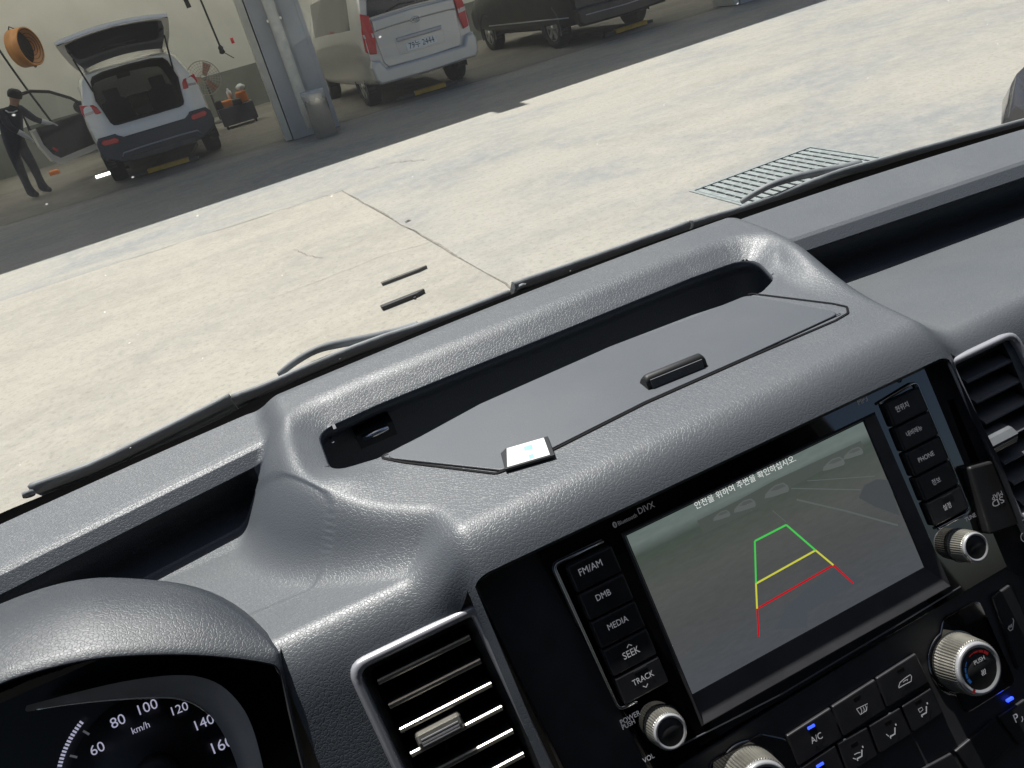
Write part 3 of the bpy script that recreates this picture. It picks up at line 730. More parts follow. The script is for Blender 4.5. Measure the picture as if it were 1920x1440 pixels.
# ================================================================== AIR VENTS
def vent(name, label, corners, rads, tb, slats, tilt, slatmat, tabspec, frame_mat, fw_w, rowspan):
    """corners: plane outline (a,b) TL,TR,BR,BL"""
    cen = np.mean(np.array(corners), 0); base = fw(cen[0], cen[1], -.02)
    v = thing(name, label, 'air vent', tuple(base), group='air vents beside the screen')
    # frame ring
    def ring(poly, h, r): return [fw(p[0], p[1], h) for p in rpoly(poly, r, 5)]
    o1 = corners; i1 = inset(corners, fw_w); rings = [ring(o1, -.006, rads), ring(o1, .0025, rads), ring(inset(corners, fw_w * .25), .0042, rads), ring(inset(corners, fw_w * .7), .0042, rads), ring(i1, .0020, [x * .6 for x in rads]), ring(i1, -.001, [x * .6 for x in rads])]
    m_ = MB(); m_.loft(rings, closed=True, caps=False); m_.build('vent_frame', frame_mat, v)
    i2 = inset(corners, fw_w + .004)
    m_ = MB(); m_.loft([ring(i1, -.0008, [x * .6 for x in rads]), ring(i2, -.004, [x * .4 for x in rads]), ring(i2, -.010, [x * .4 for x in rads]), ring(i2, -.055, [x * .4 for x in rads])], closed=True, caps=False)
    m_.add(ring(i2, -.055, [x * .4 for x in rads]), [tuple(range(len(ring(i2, -.055, [x * .4 for x in rads]))))])
    m_.build('vent_duct', 'matte', v)
    # vertical vanes deep inside
    aL, aR = i2[0][0], i2[1][0]; bT = (i2[0][1] + i2[1][1]) / 2; bB = i2[2][1]
    for k in range(4):
        a_ = aL + (aR - aL) * (k + .5) / 4; m_ = MB(); m_.box(fw(a_, (bT + bB) / 2, -.040), (.0012, .02, (bT - bB) * .98), rotx(-TILT)); m_.build('vane', 'matte', v)
    n_sl = slats
    R_ = rotx(-TILT + tilt)
    first = None
    for k in range(n_sl):
        b_c = rowspan[0] + (rowspan[1] - rowspan[0]) * k / (n_sl - 1)
        f0 = (corners[0][1] - b_c) / (corners[0][1] - corners[3][1] + 1e-9)
        aL_k = i2[0][0] + (i2[3][0] - i2[0][0]) * f0 + .002; aR_k = i2[1][0] + (i2[2][0] - i2[1][0]) * f0 - .002
        aC, wid = (aL_k + aR_k) / 2, aR_k - aL_k
        if first is None:
            prof = [(-.0012, -.0095), (-.0013, .0085), (-.0006, .0102), (.0006, .0102), (.0013, .0085), (.0012, -.0095)]   # (thickness, towards viewer)
            m_ = MB(); rings = []
            for sx in (-1, 1): rings.append([R_ @ np.array([sx * wid / 2, -d_, t_]) for t_, d_ in prof])
            m_.loft(rings, smooth=False)
            if slatmat == 'slat':  # brighter metal nose stands in for the sunlit front edge
                for sx in (0,): m_.loft([[R_ @ np.array([q_ * wid / 2, -d_, t_]) for t_, d_ in ((-.0015, .0080), (-.0015, .0100), (-.0007, .0108), (.0007, .0108), (.0015, .0100), (.0015, .0080))] for q_ in (-1, 1)], mi=1, smooth=False)
            first = m_.build('slat', [slatmat, 'knob'], v, world=False); o = first
        else: o = cpy(first, v)
        o.location = tuple(fw(aC, b_c, -.009) - base)
    # sliding tab
    a_, b_, wd = tabspec
    m_ = MB()
    prof = [(-.0035, .001), (-.005, .009), (-.0035, .0145), (.0, .0155), (.004, .0150), (.0056, .010), (.0045, .001)]
    rings = []
    for sx, s_ in ((-1, .72), (-.93, .95), (-.85, 1), (.85, 1), (.93, .95), (1, .72)):
        rings.append([fw(a_, b_, -.009) + R_ @ np.array([sx * wd / 2, -(d_ * (s_ if d_ > .005 else 1)), t_ * s_]) for t_, d_ in prof])
    m_.loft(rings, smooth=False); to = m_.build('slider_tab', 'knob' if slatmat == 'slat' else 'slatdark', v)
    m_ = MB()
    for k in range(3):
        c = fw(a_, b_, -.009) + R_ @ np.array([0, -.0156, -.0016 + k * .0016]); m_.box(c, (wd * .8, .0008, .0006), R_)
    m_.build('tab_ribs', 'silver' if slatmat == 'slat' else 'knob', to)
    return v
LT, RT, RB, LB = fab(647, 1249), fab(893, 1131), fab(1050, 1440), fab(743, 1440)
sl_r = (RB[0] - RT[0]) / (RB[1] - RT[1]); sl_l = (LB[0] - LT[0]) / (LB[1] - LT[1])
bt = .003; bb = bt - .120
LV = [(LT[0], bt), (RT[0], bt), (RT[0] + sl_r * (bb - bt) * .6, bb), (LT[0] + sl_l * (bb - bt) * .6, bb)]
s1 = fab(*zm(570, 848), .0)[1]; s6 = fab(*zm(1100, 1395), .0)[1]
tp = fab(*zm(690, 1275), .010)
vent('air_vent', 'driver side air vent with silver frame, beside the instrument cluster', LV, [.010, .004, .004, .008], None, 7, -.10, 'slat', (tp[0], tp[1], .027), 'silver', .0056, (s1, s6 + (s6 - s1) * 1 / 5 * 1.0))
RTL, RTR = fab(1771, 683), fab(1888, 618)
bt = (RTL[1] + RTR[1]) / 2; bb = bt - .118
RV = [(RTL[0], bt), (RTR[0] + .004, bt), (RTR[0] + .010, bb), (RTL[0] + .004, bb)]
tp2 = fab(*z4(1800, 1080), .010)
vent('air_vent', 'passenger side air vent with down-turned grey slats, beside the card slot', RV, [.003, .010, .008, .004], None, 7, .62, 'slatdark', (tp2[0], tp2[1], .026), 'silver', .0046, (bt - .014, bt - .104))
# ================================================================== INFOTAINMENT UNIT
inf = thing('infotainment_unit', 'piano black infotainment unit with reversing camera screen, buttons and knobs', 'infotainment', tuple(fw(.1, -.06, -.03)))
# outlines on the face
hu = [fab(998, 1034), fab(1716, 668), fab(1880, 1062), fab(1225, 1445)]
topb = .026
hu = [(hu[0][0], topb), (hu[1][0], topb), hu[2], hu[3]]
fr_o = [fab(1157, 1000, .004), fab(1640, 770, .004), fab(1773, 1078, .004), fab(1327, 1360, .004)]
sc_ = [fab(1170, 1005), fab(1620, 790), fab(1727, 1057), fab(1305, 1308)]
w0, w1 = (sc_[0][0] + sc_[3][0]) / 2, (sc_[1][0] + sc_[2][0]) / 2
print('screen', sc_, 'frame', fr_o, 'hu', hu)
SCR = [(w0, 0.0), (w1, 0.0), (w1, (sc_[2][1] + sc_[3][1]) / 2), (w0, (sc_[2][1] + sc_[3][1]) / 2)]
FRM = [(w0 - .004, .0035), (w1 + .0075, .0035), (w1 + .0095, SCR[2][1] - .017), (w0 - .0035, SCR[2][1] - .017)]
def lp(poly, h): return [fw(p[0], p[1], h) for p in poly]
# bezel: ring between unit outline and screen frame
def dense(poly, n=12):
    out = []
    for i in range(len(poly)):
        a, b = np.array(poly[i]), np.array(poly[(i + 1) % len(poly)])
        for k in range(n): out.append(a + (b - a) * k / n)
    return out
m_ = MB(); m_.loft([lp(dense(hu), -.02), lp(dense(hu), .0035), lp(dense(inset(hu, .001)), .0045), lp(dense(FRM), .0045)], caps=False, smooth=False)
m_.build('bezel', 'piano', inf)
m_ = MB(); fr2 = inset(FRM, .0012)
m_.loft([lp(dense(FRM), .0045), lp(dense(fr2), .0060), lp(dense(inset(SCR, -.0008)), .0008), lp(dense(SCR), .0004)], caps=False, smooth=False)
m_.build('screen_frame', 'satin', inf)
# screen picture: dim rear view of a car park
sm = bpy.data.materials.new('camera picture'); sm.use_nodes = True; nt = sm.node_tree; n = nt.nodes; L = nt.links; bs = n['Principled BSDF']
bs.inputs['Base Color'].default_value = (.004, .004, .004, 1); bs.inputs['Roughness'].default_value = .22; bs.inputs['Specular IOR Level'].default_value = .35
tc = n.new('ShaderNodeTexCoord'); spx = n.new('ShaderNodeSeparateXYZ'); L.new(tc.outputs['Generated'], spx.inputs[0])
nz = n.new('ShaderNodeTexNoise'); nz.inputs['Scale'].default_value = 14; nz.inputs['Detail'].default_value = 6; nz.inputs['Roughness'].default_value = .6
mp = n.new('ShaderNodeMapping'); mp.inputs['Scale'].default_value = (8, 20, 40); L.new(tc.outputs['Object'], mp.inputs[0]); L.new(mp.outputs[0], nz.inputs['Vector'])
rp_ = n.new('ShaderNodeValToRGB'); L.new(spx.outputs['Z'], rp_.inputs[0]); els = rp_.color_ramp.elements
els[0].position = 0; els[0].color = (.060, .066, .075, 1); els[1].position = 1; els[1].color = (.105, .135, .125, 1)
for p_, c_ in ((.35, (.062, .065, .066)), (.62, (.070, .075, .070)), (.74, (.062, .070, .062)), (.86, (.050, .064, .054)), (.93, (.115, .140, .132))):
    e_ = els.new(p_); e_.color = (*c_, 1)
mr = n.new('ShaderNodeMapRange'); mr.inputs['From Min'].default_value = .3; mr.inputs['From Max'].default_value = .7; mr.inputs['To Min'].default_value = .93; mr.inputs['To Max'].default_value = 1.07; L.new(nz.outputs[0], mr.inputs[0])
mm = n.new('ShaderNodeVectorMath'); mm.operation = 'SCALE'; L.new(rp_.outputs[0], mm.inputs[0]); L.new(mr.outputs[0], mm.inputs['Scale'])
L.new(mm.outputs[0], bs.inputs['Emission Color']); bs.inputs['Emission Strength'].default_value = .74
m_ = MB(); m_.add(lp(SCR, 0), [(0, 1, 2, 3)]); scr = m_.build('screen', sm, inf, 'screen showing a dim car park with coloured parking guide lines')
def emis(name, c, s):
    return mat(name, (.01, .01, .01), .4, emit=c, estr=s, var=.0)
M['g_green'] = emis('guide green', (.05, .48, .07), .75); M['g_yel'] = emis('guide yellow', (.50, .50, .05), .75); M['g_red'] = emis('guide red', (.42, .006, .012), .75)
M['faint'] = emis('faint picture', (.10, .115, .11), .62); M['faint2'] = emis('faint picture dark', (.050, .056, .060), .72); M['scr_txt'] = emis('screen lettering', (.75, .78, .75), .62)
def G(*pts): return [fab(*zs(*p)) for p in pts]
for nm, mt, pts in [('guide_line', 'g_green', [(1060, 492), (883, 583), (890, 820)]), ('guide_line', 'g_green', [(1060, 492), (1225, 635)]), ('guide_line', 'g_yel', [(890, 820), (896, 963)]), ('guide_line', 'g_yel', [(890, 822), (1225, 635), (1325, 718)]),
                    ('guide_line', 'g_red', [(1325, 718), (897, 963), (906, 1120)]), ('guide_line', 'g_red', [(1325, 718), (1437, 820)])]:
    b_ = MB()
    for a, c in zip(pts[:-1], pts[1:]): b_.strip(G(a, c), .00115, fw, .0003 + .00004 * len(mt))
    b_.build(nm, mt, scr)
b_ = MB(); text_px(b_, '안전을 위하여 주변을 확인하십시오.', zs(557, 405), zs(1118, 128), .0005, level=True); b_.build('warning_text', 'scr_txt', scr)
for pts, w_ in [([(1120, 350), (1400, 415), (1690, 495)], .0011), ([(1090, 287), (1480, 295)], .0007), ([(1180, 245), (1560, 218)], .0005), ([(985, 412), (1060, 475)], .0005)]:
    b_ = MB(); b_.strip(G(*pts), w_, fw, .0002); b_.build('lane_line', 'faint', scr)
# faint parked cars in the picture
M['car_img'] = emis('parked car picture', (.090, .102, .097), .72); M['car_img2'] = emis('parked car glass picture', (.068, .078, .073), .72)
for cx_, cy_, s_ in ((1010, 300, 1.0), (830, 385, .9), (1330, 150, .9), (1440, 90, .8), (700, 440, .7)):
    b_ = MB(); b_.add([fw(*q, .00022) for q in G(*[(cx_ + x * s_, cy_ + y * s_) for x, y in [(-70, 44), (-66, 20), (-40, -8), (-10, -32), (35, -46), (60, -30), (68, -8), (62, 6), (-30, 36)]])], [tuple(range(9))])
    o = b_.build('parked_car_image', 'car_img', scr)
    b_ = MB(); b_.add([fw(*q, .00026) for q in G(*[(cx_ + x * s_, cy_ + y * s_) for x, y in [(-38, 2), (-10, -24), (32, -38), (50, -26), (0, -4)]])], [tuple(range(5))]); b_.build('parked_car_window_image', 'car_img2', scr)
b_ = MB(); b_.add([fw(*q, .00018) for q in G((560, 470), (800, 350), (1000, 240), (1480, 20), (1500, 60), (1100, 275), (900, 400), (600, 540))], [tuple(range(8))]); b_.build('verge_image', emis('verge picture', (.060, .070, .063), .72), scr)
b_ = MB(); b_.add([fw(*q, .0002) for q in G((1470, 340), (1500, 270), (1570, 235), (1640, 240), (1700, 440), (1560, 390))], [(0, 1, 2, 3, 4, 5)]); b_.build('dark_car_image', 'faint2', scr)
b_ = MB(); b_.add([fw(*q, .0002) for q in G((1000, 1080), (1060, 960), (1170, 850), (1330, 740), (1500, 800), (1180, 980), (1180, 1070))], [(0, 1, 2, 3, 4, 5, 6)]); b_.build('bumper_image', mat('bumper picture', (.01, .01, .01), .4, emit=(.054, .062, .072), estr=.74), scr)
# ---- button columns
def column(Lt, Lb, Rt, Rb, legs, h0=.0035):
    A = [np.array(fab(*p, .006)) for p in (Lt, Lb, Rt, Rb)]
    aL, aR = (A[0][0] + A[1][0]) / 2, (A[2][0] + A[3][0]) / 2
    skew = ((A[1][0] - A[0][0]) + (A[3][0] - A[2][0])) / 2
    b1, b0 = (A[0][1] + A[2][1]) / 2, (A[1][1] + A[3][1]) / 2
    n = len(legs)
    for k, parts in enumerate(legs):
        t0_, t1_ = b1 + (b0 - b1) * k / n, b1 + (b0 - b1) * (k + 1) / n
        s0_, s1_ = skew * (k / n - .5), skew * ((k + 1) / n - .5)
        quad = inset([(aL + s0_, t0_), (aR + s0_, t0_), (aR + s1_, t1_), (aL + s1_, t1_)], .0005)
        b_ = MB(); b_.slab(quad, fw, .002, .0085, .0011, .0014); bo = b_.build('button', 'button', inf)
        # moulded ridge along the upper edge
        b_ = MB(); cx_ = (quad[0] + quad[1]) / 2; cx_ = cx_ + np.array([.0015, -.0020]); b_.box(fw(*cx_, .0086), (.0085, .0006, .0012), rotx(-TILT)); b_.build('ridge', 'button', bo)
        b_ = MB()
        for body, p0, p1 in parts:
            if body in '^v' and p1 is None:
                c_ = np.array(fab(*p0, .009)) + np.array([0, .0014 if body == '^' else -.0012]); sg = 1 if body == '^' else -1
                b_.strip([c_ + np.array([-.0016, -.0007 * sg]), c_ + np.array([0, .0007 * sg]), c_ + np.array([.0016, -.0007 * sg])], .0005, fw, .0090)
            else: text_px(b_, body, p0, p1, .0089, stretch=1.12)
        b_.build('legend', 'legend', bo)
column(zm(1378, 305), zm(1705, 1085), zm(1632, 178), zm(1965, 955),
       [[('FM/AM', zm(1465, 360), zm(1592, 300))], [('DMB', zm(1560, 502), zm(1640, 463))], [('MEDIA', zm(1625, 665), zm(1738, 613))], [('SEEK', zm(1712, 830), zm(1803, 787)), ('^', zm(1744, 764), None)], [('TRACK', zm(1765, 978), zm(1882, 920)), ('v', zm(1828, 968), None)]])
column((1652, 757), (1751, 990), (1721, 724), (1812, 953),
       [[('현위치', z4(965, 930), z4(1060, 888))], [('내비메뉴', z4(1045, 1115), z4(1160, 1060))], [('PHONE', z4(1135, 1310), z4(1250, 1252))], [('정보', z5(1012, 588), z5(1092, 545))], [('설정', z5(1122, 838), z5(1198, 800))]])
def trimline(pts, name='button_trim', r=.0009, m='chrome', parent=inf, h=.0062):
    P = [np.array(fab(*p, h)) for p in pts]; P = rpoly(P, [0] + [.004] * (len(P) - 2) + [0], 5)
    b_ = MB(); b_.tube([fw(*p, h) for p in P], r, 8); return b_.build(name, m, parent)
trimline([zm(1595, 165), zm(1312, 300), zm(1682, 1112), zm(1780, 1065)], r=.0010)
trimline([(1648, 757), z4(1108, 700), z5(1385, 850), z5(1055, 1020)], r=.0010)
# ---- lettering on the bezel
for body, p0, p1, mt in [('POWER', zm(1695, 1197), zm(1805, 1140), 'legend'), ('PUSH', zm(1705, 1225), zm(1775, 1188), 'legend'), ('VOL', zm(1822, 1412), zm(1885, 1382), 'legend'), ('Bluetooth', zm(1682, 78), zm(1785, 25), 'legend_dim'), ('DIVX', zs(236, 432), zs(326, 392), 'legend_dim'), ('MP3', z4(680, 878), z4(752, 846), 'legend_dim'), ('TUNE', z5(1340, 952), z5(1445, 898), 'legend')]:
    b_ = MB(); text_px(b_, body, p0, p1, .0048, stretch=1.1); b_.build('bezel_lettering', mt, inf)
c_ = np.array(fab(*zm(1658, 72), .0048)); b_ = MB(); b_.add([fw(*(c_ + np.array([math.cos(t) * .0013, math.sin(t) * .0018])), .0048) for t in np.linspace(0, 2 * math.pi, 20, endpoint=False)], [tuple(range(20))]); bo = b_.build('rune_badge', 'legend_dim', inf)
b_ = MB(); b_.strip([c_ + np.array(q) * .001 for q in ((-.6, .6), (.55, -.55), (0, -1.2), (0, 1.2), (.55, .55), (-.6, -.6))], .0003, fw, .0050); b_.build('rune', 'piano', bo)
c_ = np.array(fab(1686, 713, .0045)); b_ = MB(); b_.lathe(fw(*c_, .0040), FN, [(.0016, 0), (.0016, .0009), (.0012, .0007), (0, .0002)], 16); b_.build('sensor_hole', 'frit', inf)
# ---- knobs
M['ringsilver'] = mat('knob ring', (.62, .62, .64), .25, metal=.55, var=.03, vscale=60)
def knob(parent, px, r, h, name='knob', label=None, face='piano', ridges=44, base=None):
    c = fab(*px, h); o = fw(c[0], c[1], .003)
    H = h - .003
    b_ = MB(); n = ridges * 2; rings = []
    for rr_, hh, wv in ((r * 1.16, 0, 0), (r * 1.13, H * .25, 1), (r * 1.06, H * .86, 1), (r * 1.03, H * .9, 0)):
        rings.append([o + FN * hh + (FA * math.cos(2 * math.pi * k / n) + FB * math.sin(2 * math.pi * k / n)) * (rr_ * (1 + (.022 if (k % 2) else -.012) * wv)) for k in range(n)])
    b_.loft(rings, True, True, 0, smooth=False)
    ko = b_.build(name, 'knob', parent, label)
    b_ = MB(); b_.lathe(o, FN, [(r * 1.03, H * .88), (r * 1.0, H * .98), (r * .95, H * 1.02), (r * .88, H * 1.02), (r * .80, H * .97)], 48); b_.build('knob_ring', 'ringsilver', ko)
    b_ = MB(); b_.lathe(o, FN, [(r * .82, H * .9), (r * .82, H * .975), (0, H * .975)], 40); b_.build('knob_cap', 'matte', ko)
    b_ = MB(); b_.lathe(o - FN * .001, FN, [(r * 1.38, 0), (r * 1.36, .0022), (r * 1.18, .0026)], 40); b_.build('knob_seat', 'piano', ko)
    return ko, c, h
knob(inf, (1258, 1373), .0098, .0165)
knob(inf, (1831, 1026), .0092, .0175)
# ================================================================== CENTRE STACK SURROUND (part of the dashboard)
def plate(name, px, h0, h1, m, parent, r=0., bev=.001, label=None, hp=0.):
    b_ = MB(); b_.slab([fab(*p, hp) for p in px], fw, h0, h1, bev, r); return b_.build(name, m, parent, label)
plate('stack_side_panel', [(889, 1096), (905, 1082), (1003, 1022), (1170, 1345), (1270, 1560), (1110, 1560), (1056, 1440)], -.02, .0020, 'satin', dash, 0., .0008, 'dark satin panel between the vent and the screen')
TRp = fab(1716, 668)
plate('stack_side_panel', [(1719, 668), (1764, 655), (1778, 690), (1960, 1115), (1885, 1075)], -.02, .0022, 'satin', dash, 0., .0008)
plate('card_slot', [(1771, 752), (1782, 748), (1838, 880), (1822, 886)], .001, .0026, 'frit', dash, 0., .0003)
b_ = MB(); b_.slab([fab(*p, .012) for p in [(1818, 876), (1862, 864), (1912, 985), (1858, 1003)]], fw, .002, .012, .0015, .002); cs = b_.build('card_cover', 'matte', dash, 'black flip cover of the map card slot')
b_ = MB(); text_px(b_, 'MAP', z5(1692, 640), z5(1588, 692), .0122); text_px(b_, 'SD', z5(1706, 698), z5(1590, 748), .0122, stretch=.7); b_.build('card_lettering', 'legend_dim', cs)
# ================================================================== CLIMATE PANEL
cl = thing('climate_panel', 'black climate control panel with round temperature knob and two rows of buttons', 'control panel', tuple(fw(.1, -.2, -.03)))
plate('panel_base', [(1240, 1452), (1800, 1105), (1876, 1062), (1912, 1080), (2080, 1440), (2140, 1560), (1420, 1900), (1330, 1700)], -.03, .0030, 'satin', cl, 0., .001)
trimline([zc(-40, 1325), zc(560, 1020), zc(1180, 650), zc(1560, 420)], 'panel_edge', .0008, 'slatdark', cl, .0040)
plate('knob_surround', [zc(1440, 590), zc(1640, 480), zc(1730, 690), zc(1850, 950), zc(1560, 1130), zc(1400, 800)], .002, .0045, 'piano', cl, .006, .0008)
plate('knob_surround', [zc(120, 1400), zc(420, 1230), zc(560, 1260), zc(700, 1500), zc(400, 1800), zc(200, 1600)], .002, .0045, 'piano', cl, .006, .0008)
HB = .0055
def cbtn(px, led=None, icon=None, txt=None):
    q = [fab(*zc(*p), HB) for p in px]
    b_ = MB(); b_.slab(inset(q, .0004), fw, .002, HB, .0008, .001); bo = b_.build('button', 'button', cl)
    if led is not None:
        c = fab(*zc(*led[0]), HB); b_ = MB(); b_.slab([(c[0] - .0026, c[1] - .0008), (c[0] + .0026, c[1] - .0008), (c[0] + .0026, c[1] + .0008), (c[0] - .0026, c[1] + .0008)], fw, HB - .001, HB + (.0004 if led[1] == 'blue' else .0001), .00005, .0005); b_.build('indicator', led[1] if led[1] == 'blue' else 'frit', bo)
    if icon:
        b_ = MB()
        for pl, w_ in icon: b_.strip([fab(*zc(*p), HB + .0005) for p in pl], w_, fw, HB + .0005)
        b_.build('icon', 'legend', bo)
    if txt:
        b_ = MB(); text_px(b_, txt[0], zc(*txt[1]), zc(*txt[2]), HB + .0005, stretch=1.1); b_.build('legend', 'legend', bo)
cbtn([(583, 1258), (835, 1096), (905, 1272), (652, 1438)], ((722, 1208), 'blue'), None, ('A/C', (728, 1305), (790, 1270)))
cbtn([(838, 1094), (1085, 936), (1150, 1110), (908, 1270)], ((980, 1046), 'matte'), [([(978, 1108), (1040, 1078), (1035, 1115), (1000, 1140), (978, 1108)], .0004), ([(1000, 1100), (1008, 1118), (1003, 1138)], .0004), ([(1015, 1095), (1022, 1112), (1018, 1130)], .0004), ([(1028, 1088), (1034, 1104), (1030, 1124)], .0004)])
cbtn([(1088, 934), (1315, 790), (1392, 958), (1153, 1107)], ((1225, 888), 'matte'), [([(1215, 985), (1222, 960), (1250, 935), (1280, 915), (1288, 925), (1285, 952), (1250, 970), (1215, 990)], .0005), ([(1240, 958), (1250, 948), (1268, 940), (1262, 950)], .0004)])
def man(x, y, s=1.): return [([(x + 38 * s, y - 62 * s), (x + 44 * s, y - 66 * s)], .0012), ([(x + 36 * s, y - 48 * s), (x + 36 * s, y - 12 * s), (x + 8 * s, y + 4 * s)], .0009), ([(x + 8 * s, y + 4 * s), (x + 14 * s, y + 14 * s)], .0007)]
cbtn([(655, 1442), (860, 1305), (925, 1470), (720, 1600)], ((772, 1422), 'blue'))
cbtn([(865, 1302), (1040, 1205), (1105, 1370), (935, 1480)], ((965, 1305), 'matte'), man(972, 1385) + [([(965, 1365), (985, 1355), (1000, 1352)], .0005), ([(958, 1385), (975, 1390)], .0005)])
cbtn([(1045, 1202), (1225, 1095), (1295, 1250), (1112, 1365)], ((1155, 1182), 'matte'), man(1158, 1260) + [([(1145, 1250), (1160, 1262)], .0005)])
cbtn([(1230, 1092), (1400, 985), (1470, 1130), (1300, 1245)], ((1325, 1066), 'matte'), man(1335, 1140) + [([(1325, 1110), (1345, 1098), (1352, 1112), (1335, 1128), (1325, 1110)], .0004)])
# lower trays and blank keys
plate('blank_key', [zc(1500, 1330), zc(1720, 1150), zc(1830, 1290), zc(1620, 1500)], .002, .005, 'button', cl, .001, .0008)
plate('blank_key', [zc(1240, 1470), zc(1480, 1340), zc(1590, 1510), zc(1380, 1640)], .002, .005, 'button', cl, .001, .0008)
pk = plate('parking_sensor_key', [zc(1740, 1140), zc(2010, 960), zc(2110, 1140), zc(1860, 1300)], .002, .005, 'button', cl, .001, .0008)
b_ = MB(); c = fab(*zc(1842, 1055), .005); b_.slab([(c[0] - .0026, c[1] - .0008), (c[0] + .0026, c[1] - .0008), (c[0] + .0026, c[1] + .0008), (c[0] - .0026, c[1] + .0008)], fw, .004, .0055, .0002, .0005); b_.build('indicator', 'blue', pk)
b_ = MB(); text_px(b_, 'P', zc(1874, 1185), zc(1898, 1175), .0053, stretch=1.0); b_.strip([fab(*zc(*p), .0053) for p in ((1908, 1150), (1914, 1165), (1908, 1180))], .0005, fw, .0053); b_.build('legend', 'legend', pk)
hk = plate('seat_heater_key', [zc(1705, 470), zc(1820, 390), zc(1960, 780), zc(1850, 880)], .002, .0055, 'button', cl, .002, .0010)
b_ = MB()
for pl in ([(1830, 655), (1842, 668), (1856, 660), (1862, 610), (1856, 598)], [(1836, 640), (1834, 655)], [(1842, 636), (1842, 652)], [(1849, 630), (1850, 648)]): b_.strip([fab(*zc(*p), .006) for p in pl], .0006, fw, .0060)
b_.build('icon', 'legend_dim', hk)
plate('side_key', [(1905, 975), (1960, 940), (2010, 1060), (1945, 1090)], .002, .005, 'button', cl, .001, .0008)
b_ = MB(); c = np.array(fab(1921, 1007, .0053)); b_.strip([c + np.array([math.cos(t) * .003, math.sin(t) * .003]) for t in np.linspace(0, 6.2832, 18)], .0006, fw, .0054); b_.build('icon', 'legend', cl)
ko, kc, kh = knob(cl, zc(1672, 882), .0158, .0215, 'temperature_knob', 'round temperature knob with blue and red arc', ridges=60)
kc = np.array(kc); KH = kh + .0003
b_ = MB()
for a0_, a1_, mt in ((205, 128, 0), (112, 28, 1)):
    for k in range(4):
        u0, u1 = a0_ + (a1_ - a0_) * k / 4, a0_ + (a1_ - a0_) * (k + .86) / 4
        wv = .0006 + .0013 * ((3 - k) / 3 if mt == 0 else k / 3)
        b_.strip([kc + np.array([math.cos(math.radians(t)), math.sin(math.radians(t))]) * .0106 for t in np.linspace(u0, u1, 6)], wv, fw, KH, mt)
b_.build('temperature_scale', ['blue_print', 'red_print'], ko)
b_ = MB(); text_px(b_, 'PUSH', zc(1645, 862), zc(1702, 828), KH, stretch=1.05)
for k in range(3):
    c = np.array(fab(*zc(1680, 882), KH)) + np.array([k * .0012 - .0006, -.001]); b_.strip([c + np.array([math.sin(t) * .0004, -t * .0005]) for t in np.linspace(0, 6.3, 10)], .0005, fw, KH)
b_.build('legend', 'legend', ko)
b_ = MB(); d_ = np.array([math.cos(math.radians(222)), math.sin(math.radians(222))]); b_.strip([kc + d_ * .0128, kc + d_ * .0152], .0018, fw, KH + .0006); b_.build('pointer', 'red_print', ko)
knob(cl, (1437, 1482), .0158, .0215, 'fan_knob', ridges=60)
# ================================================================== SMALL THINGS IN THE CABIN
M['strip'] = mat('grey strip', (.045, .043, .038), .5, var=.3, vscale=20)
def frc(z0):
    return lambda a, b, h=0: np.array([a, b, z0 + h])
q = [tuple(at_z(x, y, 1.3583)[:2]) for x, y in ((949, 843), (1033, 819), (1030, 852), (938, 879))]
card = thing('memory_card', 'white labelled memory card lying on the tray lid', 'memory card', (float(np.mean([p[0] for p in q])), float(np.mean([p[1] for p in q])), 1.3567))
a_, b2_ = np.array(q[0]), np.array(q[2])
e1 = nrm(np.array(q[1]) - np.array(q[0]) + np.array(q[2]) - np.array(q[3])); e2 = np.array([-e1[1], e1[0]])
cc = np.mean(np.array(q), 0); hw, hh = .0158, .0112
def frk(a, b, h=0):
    p = cc + e1 * a + e2 * b; return np.array([p[0], p[1], 1.3567 + h])
b_ = MB(); b_.slab([(-hw, -hh), (hw, -hh), (hw, hh), (-hw + .004, hh), (-hw, hh - .004)], frk, 0.00005, .0017, .0003); b_.build('card_body', 'card', card)
b_ = MB(); b_.slab([(-hw + .0018, -hh + .0012), (hw - .0028, -hh + .0012), (hw - .0028, hh - .0008), (-hw + .0045, hh - .0008)], frk, .0017, .00185); lb = b_.build('card_sticker', 'card_label', card)
b_ = MB(); b_.slab([(.0005, -.0085), (.0035, -.0085), (.0035, -.004), (.0005, -.004)], frk, .00185, .00192); b_.build('sticker_print', 'cyan', card)
b_ = MB(); b_.slab([(-.001, .0015), (.0045, .0015), (.0045, .0065), (-.001, .0065)], frk, .00185, .00192); b_.build('sticker_print', 'cyan', card)
# dark strips lying on the yard
for (p0, p1, w_, lab) in (((716, 533), (801, 501), .030, 'thin grey black strip lying on the sunlit concrete, paired with a thicker one'), ((716, 579), (797, 547), .040, 'thick black strip with a small tab lying on the sunlit concrete')):
    a = at_z(*p0, .012); c = at_z(*p1, .012); u_ = nrm((c - a)[:2]); v_ = np.array([-u_[1], u_[0]]); L0 = np.linalg.norm((c - a)[:2])
    def frs(x, y, h=0):
        q_ = a[:2] + u_ * x + v_ * y; return np.array([q_[0], q_[1], h])
    b_ = MB(); b_.slab([(0, -w_ / 2), (L0 * .8, -w_ / 2), (L0, 0), (L0, w_ / 2), (0, w_ / 2)], frs, .0085, .0085 + w_ * .55, .003)
    if w_ > .035: b_.box(frs(L0 * .72, -w_ * .75, .0125), (.016, .02, .008), rotz(math.atan2(u_[1], u_[0])))
    o = b_.build('plastic_strip', 'matte' if w_ > .035 else 'strip', None); tag(o, lab, 'strip')
